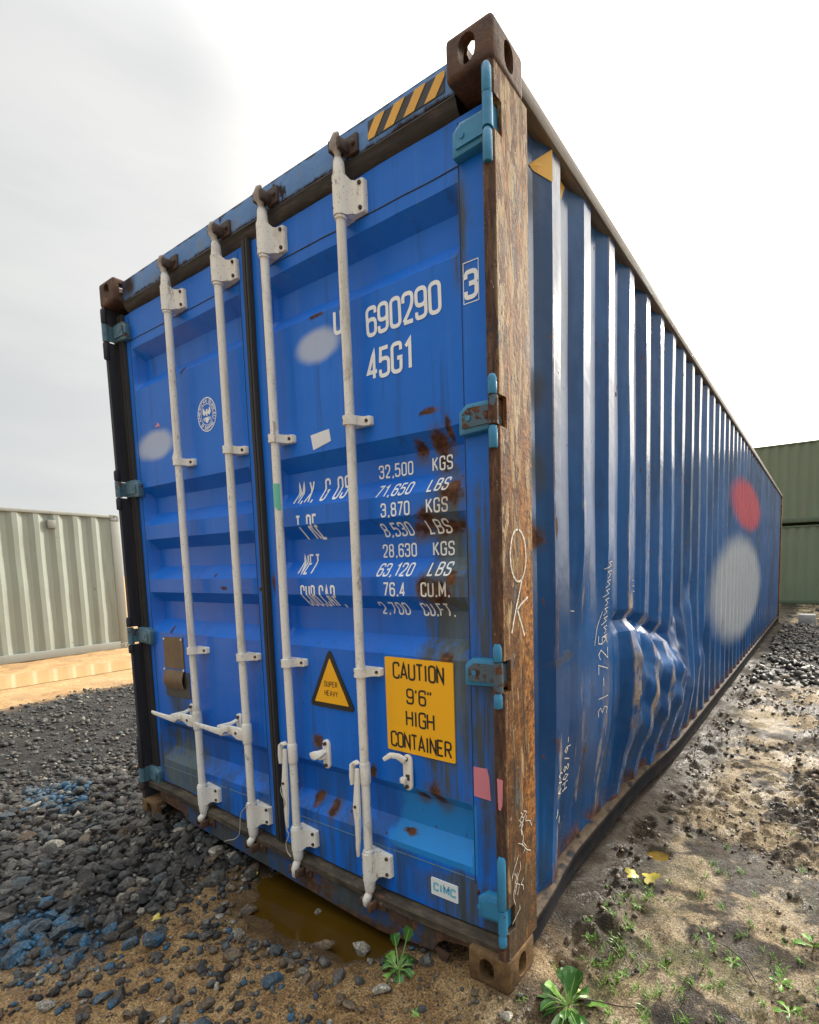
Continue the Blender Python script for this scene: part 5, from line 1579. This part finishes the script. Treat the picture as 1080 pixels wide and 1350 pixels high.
# size in the picture decides which are built one by one
Rm = np.array(cam.rotation_euler.to_matrix())
dcam = (np.stack([S[:, 0], S[:, 1], zh], -1) - CAMP) @ Rm
dep = -dcam[:, 2]
with np.errstate(all='ignore'):
    u = 644.05 + 686.17 * dcam[:, 0] / dep; v = 810.77 - 686.17 * dcam[:, 1] / dep
vis = (dep > 0.2) & (u > -10) & (u < 1090) & (v < 1360)
keep = (dep > -0.5)
app = np.where(vis, S[:, 2] / np.maximum(dep, 0.2), 0)
hidden = (S[:, 0] > 0.0) & (S[:, 0] < 2.43) & (S[:, 1] > 0.15)
app[hidden] = 0
order = np.argsort(-app)
single = set(order[:300].tolist())
SMESH = {}
gv, gf, gm = [], [], []
nv = 0
for i in range(len(S)):
    x, y, s, mi = S[i]; mi = int(mi)
    if hidden[i] and y > 0.6: continue
    rz = RS.uniform(0, 6.28); tx, ty = RS.uniform(-.5, .5, 2)
    sx_, sy_, sz_ = s * RS.uniform(0.85, 1.25), s * RS.uniform(0.8, 1.15), s * RS.uniform(0.85, 1.4)
    z = zh[i] + s * RS.uniform(0.05, 0.42)
    if i in single:
        k = i % 10
        if (k, mi) not in SMESH:
            vv, ff = P2[k]
            q = bpy.data.meshes.new('stone'); q.from_pydata(vv.tolist(), [], ff.tolist())
            q.materials.append(SM[mi])
            for p in q.polygons: p.use_smooth = True
            q.set_sharp_from_angle(angle=math.radians(14))
            SMESH[(k, mi)] = q
        o = bpy.data.objects.new('stone', SMESH[(k, mi)])
        o.location = (x, y, z); o.rotation_euler = (tx, ty, rz); o.scale = (sx_, sy_, sz_)
        link(o, ground)
        continue
    vv, ff = P1[i % 14]

    R3 = np.array(Matrix.Rotation(rz, 3, 'Z') @ Matrix.Rotation(tx, 3, 'X') @ Matrix.Rotation(ty, 3, 'Y'))
    w_ = (vv * np.array([sx_, sy_, sz_])) @ R3.T + np.array([x, y, z])
    gv.append(w_); gf.append(ff + nv); gm.append(np.full(len(ff), mi)); nv += len(w_)
gv = np.concatenate(gv); gf = np.concatenate(gf); gm = np.concatenate(gm)
me = bpy.data.meshes.new('gravel')
me.vertices.add(len(gv)); me.vertices.foreach_set('co', gv.ravel())
me.loops.add(gf.size); me.loops.foreach_set('vertex_index', gf.ravel())
me.polygons.add(len(gf)); me.polygons.foreach_set('loop_start', np.arange(0, gf.size, 3)); me.polygons.foreach_set('loop_total', np.full(len(gf), 3))
me.update(calc_edges=True)
for q in SM: me.materials.append(q)
me.polygons.foreach_set('material_index', gm.astype(np.int32))
gravel = link(bpy.data.objects.new('gravel', me))
tag(gravel, 'loose gravel and grit strewn over the yard', 'gravel', kind='stuff')

def rock(x, y, s, mi, label, sc3=(1, 1, 1), rz=0, k=0, cat='rock', sink=0.3):
    vv, ff = P2[k]
    q = bpy.data.meshes.new('rock'); q.from_pydata(vv.tolist(), [], ff.tolist())
    q.materials.append(SM[mi])
    for p in q.polygons: p.use_smooth = True
    q.set_sharp_from_angle(angle=math.radians(14))
    o = bpy.data.objects.new('rock', q)
    z = max(float(ground_h(np.array([x]), np.array([y]))[0]), WZ - 0.02)
    o.location = (x, y, z + s * sink); o.scale = tuple(s * a for a in sc3); o.rotation_euler = (0.2, 0.1, rz)
    link(o); tag(o, label, cat)
rock(1.818, -0.045, 0.040, 2, 'round pale rock at the right end of the brown puddle', (1, 1, 1.25), 0.4, 1, sink=.6)
rock(1.700, -0.125, 0.030, 4, 'brown knobbly rock on the near edge of the puddle', (1.5, .8, .9), 0.5, 2, sink=.4)
rock(1.235, -0.145, 0.034, 4, 'tan squarish rock at the left corner of the puddle', (1.2, 1, .9), 1.0, 3, sink=.5)
rock(1.485, 0.02, 0.019, 2, 'small pale stone standing alone in the puddle under the third rod', (1.1, 1, 1.2), 2, 4, sink=1.0)
rock(2.055, -0.180, 0.032, 2, 'grey white flat stone lying below the weed at the sill', (.9, .8, .8), 0.9, 5, sink=.5)
rock(2.10, -0.01, 0.028, 1, 'grey stone in the shade under the sill, right of the weed', (1.3, 1, 1), 0.3, 6, sink=.5)
rock(1.135, -0.470, 0.046, 3, 'largest blue splashed stone on the brown earth', (1.4, 1, .9), 2.6, 7, sink=.4)
rock(0.86, 0.02, 0.030, 2, 'pale dusty stone at the gravel edge below the second rod', (1, 1.1, 1), 1.6, 8, sink=.6)
rock(-0.02, -0.40, 0.040, 2, 'pale stone in the dark gravel left of the container', (1.5, 1, .8), 1.2, 9, sink=.5)

# ------------------------------------------------------------------ concrete blocks in the distance
def conc():
    m = M('block_concrete')
    c = m.ramp(m.noise(5, 5), [(0.35, (0.34, 0.33, 0.30)), (0.65, (0.52, 0.51, 0.47))])
    m.bump(m.noise(25, 5), 0.4, 0.01)
    return m.done(c, 0.85)
MC = conc()
def block(x, y, w, d, h, rz, label, tilt=0):
    o = MB().box(-w / 2, w / 2, -d / 2, d / 2, 0, h).build('concrete_block', MC, None, bevel=0.02, smooth=40)
    o.location = (x, y, -0.03); o.rotation_euler = (0, tilt, rz)
    tag(o, label, 'block', 'concrete blocks near the green containers')
block(2.98, 12.30, 0.34, 0.30, 0.22, 0.05, 'small square concrete block beyond the far corner of the blue container')
block(3.62, 12.70, 0.52, 0.30, 0.26, 0.12, 'long tilted concrete block at the right edge of the picture', -0.18)

# ================================================================== the other containers
def cpaint(name, a, b, dirt):
    m = M(name)
    c = m.mix(m.noise(0.9, 3), a, b)
    c = m.mix(m.step(m.noise(1, 5, 0.65, stretch=(7, 7, 0.5)), 0.5, 0.68, 0, dirt), c, (0.16, 0.15, 0.12))
    c = m.mix(m.step(m.noise(4, 6, 0.75), 0.66, 0.70, 0, 0.7), c, (0.16, 0.09, 0.05))
    m.bump(m.noise(2.2, 3), 0.25, 0.03)
    return m.done(c, 0.42)
MG = cpaint('grey_green_paint', (0.235, 0.270, 0.235), (0.30, 0.335, 0.295), 0.35)
MGR = cpaint('grey_trim_paint', (0.20, 0.21, 0.19), (0.27, 0.28, 0.25), 0.3)
MV = cpaint('green_paint', (0.135, 0.180, 0.115), (0.175, 0.225, 0.150), 0.4)
MVT = cpaint('green_trim_paint', (0.075, 0.11, 0.065), (0.105, 0.14, 0.085), 0.4)
def other_container(loc, rz, length, height, mat, trim, label, cat='shipping container', group=None, dep=0.036, vents=()):
    """origin at the front left foot of its visible long side, which faces local -y"""
    t = empty('storage_container', loc, rz)
    tag(t, label, cat, group)
    w_ = 2.438
    xs = []; x = 0.16
    ds = []
    while x < length - 0.16 - 0.286:
        for a, d in ((0, 1), (0.068, 1), (0.143, 0), (0.211, 0)):
            xs.append(x + a); ds.append(d)
        x += 0.286
    xs.append(length - 0.14); ds.append(1)
    xs = np.array(xs); ds = np.array(ds, float)
    zs_ = np.linspace(0.15, height - 0.06, 14)
    P = np.zeros((len(xs), len(zs_), 3))
    for j, z in enumerate(zs_):
        dn = (fbm2(xs * 1.9, xs * 0 + z * 1.7, 3, 77) - 0.5) * 0.03 * (1 if 0 < j < 13 else 0)
        P[:, j] = np.stack([xs, 0.012 + dep * (1 - ds) + dn, xs * 0 + z], -1)
    for yoff, flip in ((0, False), (1, True)):
        Q = P.copy()
        if yoff: Q[:, :, 1] = w_ - P[:, :, 1]; Q = Q[::-1]
        MB().grid(Q).build('side_panel', mat, t, smooth=17, recalc=False)
    MB().box(0.1, length - 0.1, 0.06, w_ - 0.06, height - 0.05, height - 0.02).build('roof', trim, t)
    for x in (0.03, length - 0.06):
        MB().box(x, x + 0.03, 0.1, w_ - 0.1, 0.02, height - 0.03).build('end_wall', mat, t)
    for y in (0, w_ - 0.06):
        MB().box(0.15, length - 0.15, y, y + 0.06, height - 0.065, height - 0.008).build('top_rail', trim, t, bevel=0.008, smooth=40)
        MB().box(0.15, length - 0.15, y - 0.002, y + 0.05, 0.012, 0.152).build('bottom_rail', trim, t, bevel=0.008, smooth=40)
    for x in (0, length - 0.16):
        for y in (0, w_ - 0.16):
            MB().box(x + 0.002, x + 0.158, y + 0.002, y + 0.158, 0.118, height - 0.118).build('corner_post', trim, t, bevel=0.01, smooth=40)
            for z in (0, height - 0.118):
                me_ = cast_small[0]
                o = bpy.data.objects.new('corner_casting', me_[trim.name]); o.location = (x, y - 0.004, z); o.scale = (0.16 / 0.162, 0.164 / 0.178, 1)
                link(o, t)
    for vx, vz in vents:
        MB().box(vx - 0.06, vx + 0.06, -0.012, 0.03, vz - 0.07, vz + 0.07).build('vent', trim, t, bevel=0.006, smooth=40)
    return t
cast_small = [{}]
for tm in (MGR, MVT):
    q = cast0.copy(); q.materials.clear(); q.materials.append(tm); cast_small[0][tm.name] = q
# pale grey green one on the left: its long side runs away from the camera
gx0, gy0 = -7.60, -0.46
ang = math.atan2(3.30 + 0.46, -7.985 + 7.60)
other_container((gx0 - math.cos(ang) * 2.28, gy0 - math.sin(ang) * 2.28, -0.030), ang, 6.06, 2.535, MG, MGR, 'pale grey green corrugated container on orange sand at the left', vents=((4.98, 2.30),))
sx0 = -4.4
for k, (z, lab) in enumerate(((-0.03, 'lower dark green container of the stack behind on the right'), (2.600, 'upper dark green container on top of the other green one'))):
    other_container((sx0 + 0.05 * k, 18.30 + 0.02 * k, z), 0.0, 12.19, 2.55, MV, MVT, lab, group='stacked green containers')

# ================================================================== weeds, leaves, grass
def leaf_mat(name, a, b, vein):
    m = M(name)
    c = m.mix(m.noise(30, 4), a, b)
    c = m.mix(m.step(m.noise(90, 3), 0.62, 0.72, 0, 0.5), c, vein)
    m.put(m.b.inputs['Subsurface Weight'], 0.0)
    return m.done(c, 0.42)
LM = leaf_mat('leaf_green', (0.022, 0.085, 0.014), (0.055, 0.165, 0.026), (0.16, 0.24, 0.06))
LL = leaf_mat('leaf_light', (0.09, 0.24, 0.022), (0.17, 0.34, 0.04), (0.30, 0.42, 0.10))
LV = leaf_mat('leaf_vein', (0.16, 0.27, 0.06), (0.26, 0.38, 0.11), (0.36, 0.44, 0.18))
LY = leaf_mat('leaf_yellow', (0.40, 0.31, 0.04), (0.58, 0.50, 0.09), (0.30, 0.19, 0.05))
def leaf_mesh(length, width, petiole, rise, droop, mat, seed, name='leaf'):
    """blade on a stalk: midrib fold, wavy edge; grows along +x from the origin"""
    r = np.random.RandomState(seed)
    n = 11
    mb = MB()
    tot = petiole + length
    def mid(s):
        return np.array([s * math.cos(rise) * (1 - 0.12 * (s / tot)), 0, s * math.sin(rise) - droop * s * s / tot])
    P = np.zeros((n, 5, 3))
    ph = r.uniform(0, 6)
    for i in range(n):
        t = i / (n - 1)
        s = petiole + length * t
        c = mid(s)
        w_ = width * 0.5 * (math.sin(math.pi * min(1, t * 0.92 + 0.06)) ** 0.75) * (0.75 + 0.45 * t)
        if i == n - 1: w_ = width * 0.02
        w_ *= 1 + 0.13 * math.sin(t * 17 + ph)
        for j, q in enumerate((-1, -0.5, 0, 0.5, 1)):
            P[i, j] = c + np.array([0, q * w_, abs(q) * w_ * 0.45 + 0.10 * w_ * math.sin(t * 14 + ph + q * 2) * abs(q)])
    mb.grid(P)
    nb = len(mb.f)
    mb.tube([tuple(mid(s) + np.array([0, 0, 0.0006])) for s in np.linspace(0, petiole + length * 0.85, 8)], [0.0034, 0.0032, 0.003, 0.0028, 0.0024, 0.002, 0.0016, 0.0009], 5)
    me_ = mb.mesh(name, mat, smooth=60, recalc=False)
    me_.materials.append(LV)
    for p in me_.polygons[nb:]: p.material_index = 1
    return me_
def weed(x, y, specs, label, seed, cat='weed', name='weed', group=None):
    r = random.Random(seed)
    z = float(ground_h(np.array([x]), np.array([y]))[0])
    t = empty(name, (x, y, z - 0.004)); tag(t, label, cat, group)
    for i, (az, ln, wd, pet, rise, droop, mat) in enumerate(specs):
        o = bpy.data.objects.new('leaf', leaf_mesh(ln, wd, pet, math.radians(rise), droop, mat, seed * 100 + i))
        o.rotation_euler = (r.uniform(-.25, .25), 0, math.radians(az))
        link(o, t)
    return t
r = random.Random(5)
# broad rosette at the corner, in the picture's bottom right of the post
sp = []
for k in range(26):
    sp.append((k * 137.5, r.uniform(.050, .125), r.uniform(.028, .056), r.uniform(.02, .065), r.uniform(4, 62), r.uniform(.05, .55), LL if k in (3, 8, 12, 17) else LM))
sp += [(75, .06, .022, .05, 30, .5, LY), (20, .05, .03, .04, 20, .4, LY)]
weed(2.588, 0.115, sp, 'leafy green rosette growing beside the rusty corner casting', 1)
sp = [(100, .060, .042, .115, 82, .05, LM), (165, .060, .045, .085, 62, .2, LM)]
for k in range(15):
    sp.append((k * 137.5 + 20, r.uniform(.05, .085), r.uniform(.022, .036), r.uniform(.02, .04), r.uniform(15, 60), r.uniform(.3, .8), LL if k % 6 == 1 else LM))
sp += [(-75, .055, .026, .045, 12, .5, LL)]
weed(2.03, -0.075, sp, 'small leafy weed with two upright round leaves in front of the sill', 2)
for k, (x, y, s, lab) in enumerate(((2.93, 0.640, 0.45, 'tuft of small green sprouts on the mud, left of the dead stalks'), (3.02, 0.56, 0.5, 'light green sprout between dark clods on the right'),
                                    (3.17, 0.56, 0.55, 'bright green seedling near the right edge'), (3.26, 0.80, 0.8, 'broad leaved sprout at the right edge of the picture'), (3.20, 0.43, 0.6, 'rounded leaf seedling at the bottom right corner'),
                                    (2.20, -0.19, 0.35, 'tiny light green seedling left of the corner casting'), (2.70, 0.33, 0.4, 'small grassy sprout above the big rosette'), (2.66, 0.56, 0.35, 'thin green sprout beside the bottom rail'))):
    sp = []
    for j in range(7):
        sp.append((j * 137.5, .06 * s * r.uniform(.7, 1.3), .030 * s, .03 * s, r.uniform(10, 60), r.uniform(.2, .6), LL if (j + k) % 3 else LM))
    weed(x, y, sp, lab, 10 + k, 'sprout', 'sprout', 'small sprouts on the mud')
# fallen yellow leaves (lobed)
def fallen(x, y, s, rz, label, mat=LY):
    n = 25; vs = [(0, 0, 0.006)]
    for k in range(n):
        a = 2 * math.pi * k / n
        rr = s * (0.50 + 0.34 * abs(math.cos(2.5 * a + 0.4 * math.sin(a + rz))) + 0.18 * math.sin(3 * a + rz * 3))
        vs.append((rr * math.cos(a), rr * math.sin(a), 0.004 + 0.35 * s * (rr / s) ** 2 * math.sin(a * 2 + 1)))
    mb = MB().add(vs, [(0, k + 1, (k + 1) % n + 1) for k in range(n)])
    o = mb.build('fallen_leaf', mat, None, smooth=50, recalc=False)
    o.location = (x, y, float(ground_h(np.array([x]), np.array([y]))[0]) + 0.012); o.rotation_euler = (0.25, -0.15, rz)
    tag(o, label, 'leaf', 'fallen yellow leaves')
fallen(2.645, 0.885, 0.046, 0.3, 'right one of the two yellow leaves fallen on the mud')
fallen(2.560, 0.890, 0.040, 1.7, 'left one of the two yellow leaves fallen on the mud')
fallen(1.02, 0.02, 0.028, 0.9, 'yellow brown leaf on the stones under the sill')
fallen(1.02, -0.40, 0.022, 2.2, 'tiny golden leaf on the brown earth by the blue stone')
# loose twigs
def twig(pts, label, r0=0.0028):
    pts = [(a, b, float(ground_h(np.array([a]), np.array([b]))[0]) + c) for a, b, c in pts]
    o = MB().tube(pts, [r0, r0 * .9, r0 * .7, r0 * .5][:len(pts)], 6).build('twig', MAT['lip'], None, smooth=60)
    tag(o, label, 'twig')
twig([(3.10, 0.50, .012), (3.06, 0.56, .02), (3.00, 0.60, .016), (2.95, 0.63, .01)], 'dead brown stalk lying on the mud at the lower right')
twig([(2.62, 0.13, .02), (2.68, 0.16, .02), (2.74, 0.18, .014), (2.80, 0.21, .008)], 'thin dry twig to the right of the rosette')
twig([(-0.05, -0.25, .03), (0.08, -0.20, .045), (0.18, -0.12, .04), (0.30, -0.06, .03)], 'thin pale twig on the dark gravel by the left corner casting', 0.004)
# short grass and moss blades: one mass
mb = MB()
rg = np.random.RandomState(3)
def blades(n, cx_, cy_, rx_, ry_, hmin, hmax):
    for q in range(max(3, n // 9)):
        kx_, ky_ = cx_ + rg.normal() * rx_, cy_ + rg.normal() * ry_
        for k in range(rg.randint(4, 16)):
            x = kx_ + rg.normal() * 0.009; y = ky_ + rg.normal() * 0.009
            if x < 2.46 and y > -0.05: continue
            z = float(ground_h(np.array([x]), np.array([y]))[0])
            a = rg.uniform(0, 6.28); h = rg.uniform(hmin, hmax) * 0.7; w_ = rg.uniform(0.0010, 0.0026)
            dx, dy = math.cos(a), math.sin(a)
            ln = rg.uniform(.5, 1.6) * h
            mb.add([(x - dy * w_, y + dx * w_, z), (x + dy * w_, y - dx * w_, z), (x + dx * ln * .4 + dy * w_ * .7, y + dy * ln * .4 - dx * w_ * .7, z + h * .65), (x + dx * ln * .4 - dy * w_ * .7, y + dy * ln * .4 + dx * w_ * .7, z + h * .65), (x + dx * ln, y + dy * ln, z + h)],
                   [(0, 1, 2, 3), (3, 2, 4)])
for a in ((220, 2.62, 0.45, .07, .10), (160, 2.72, 0.30, .09, .06), (120, 2.60, 0.70, .06, .08), (200, 2.95, 0.45, .20, .12), (160, 3.15, 0.62, .12, .12), (120, 2.85, 0.85, .15, .1), (90, 3.0, 1.3, .2, .2), (120, 2.5, -0.12, .12, .05), (160, 2.8, 0.18, .14, .06)):
    blades(a[0], a[1], a[2], a[3], a[4], 0.010, 0.034)
g = mb.build('grass', LL, None, recalc=False)
tag(g, 'sparse short grass and moss on the mud right of the container', 'grass', kind='stuff')
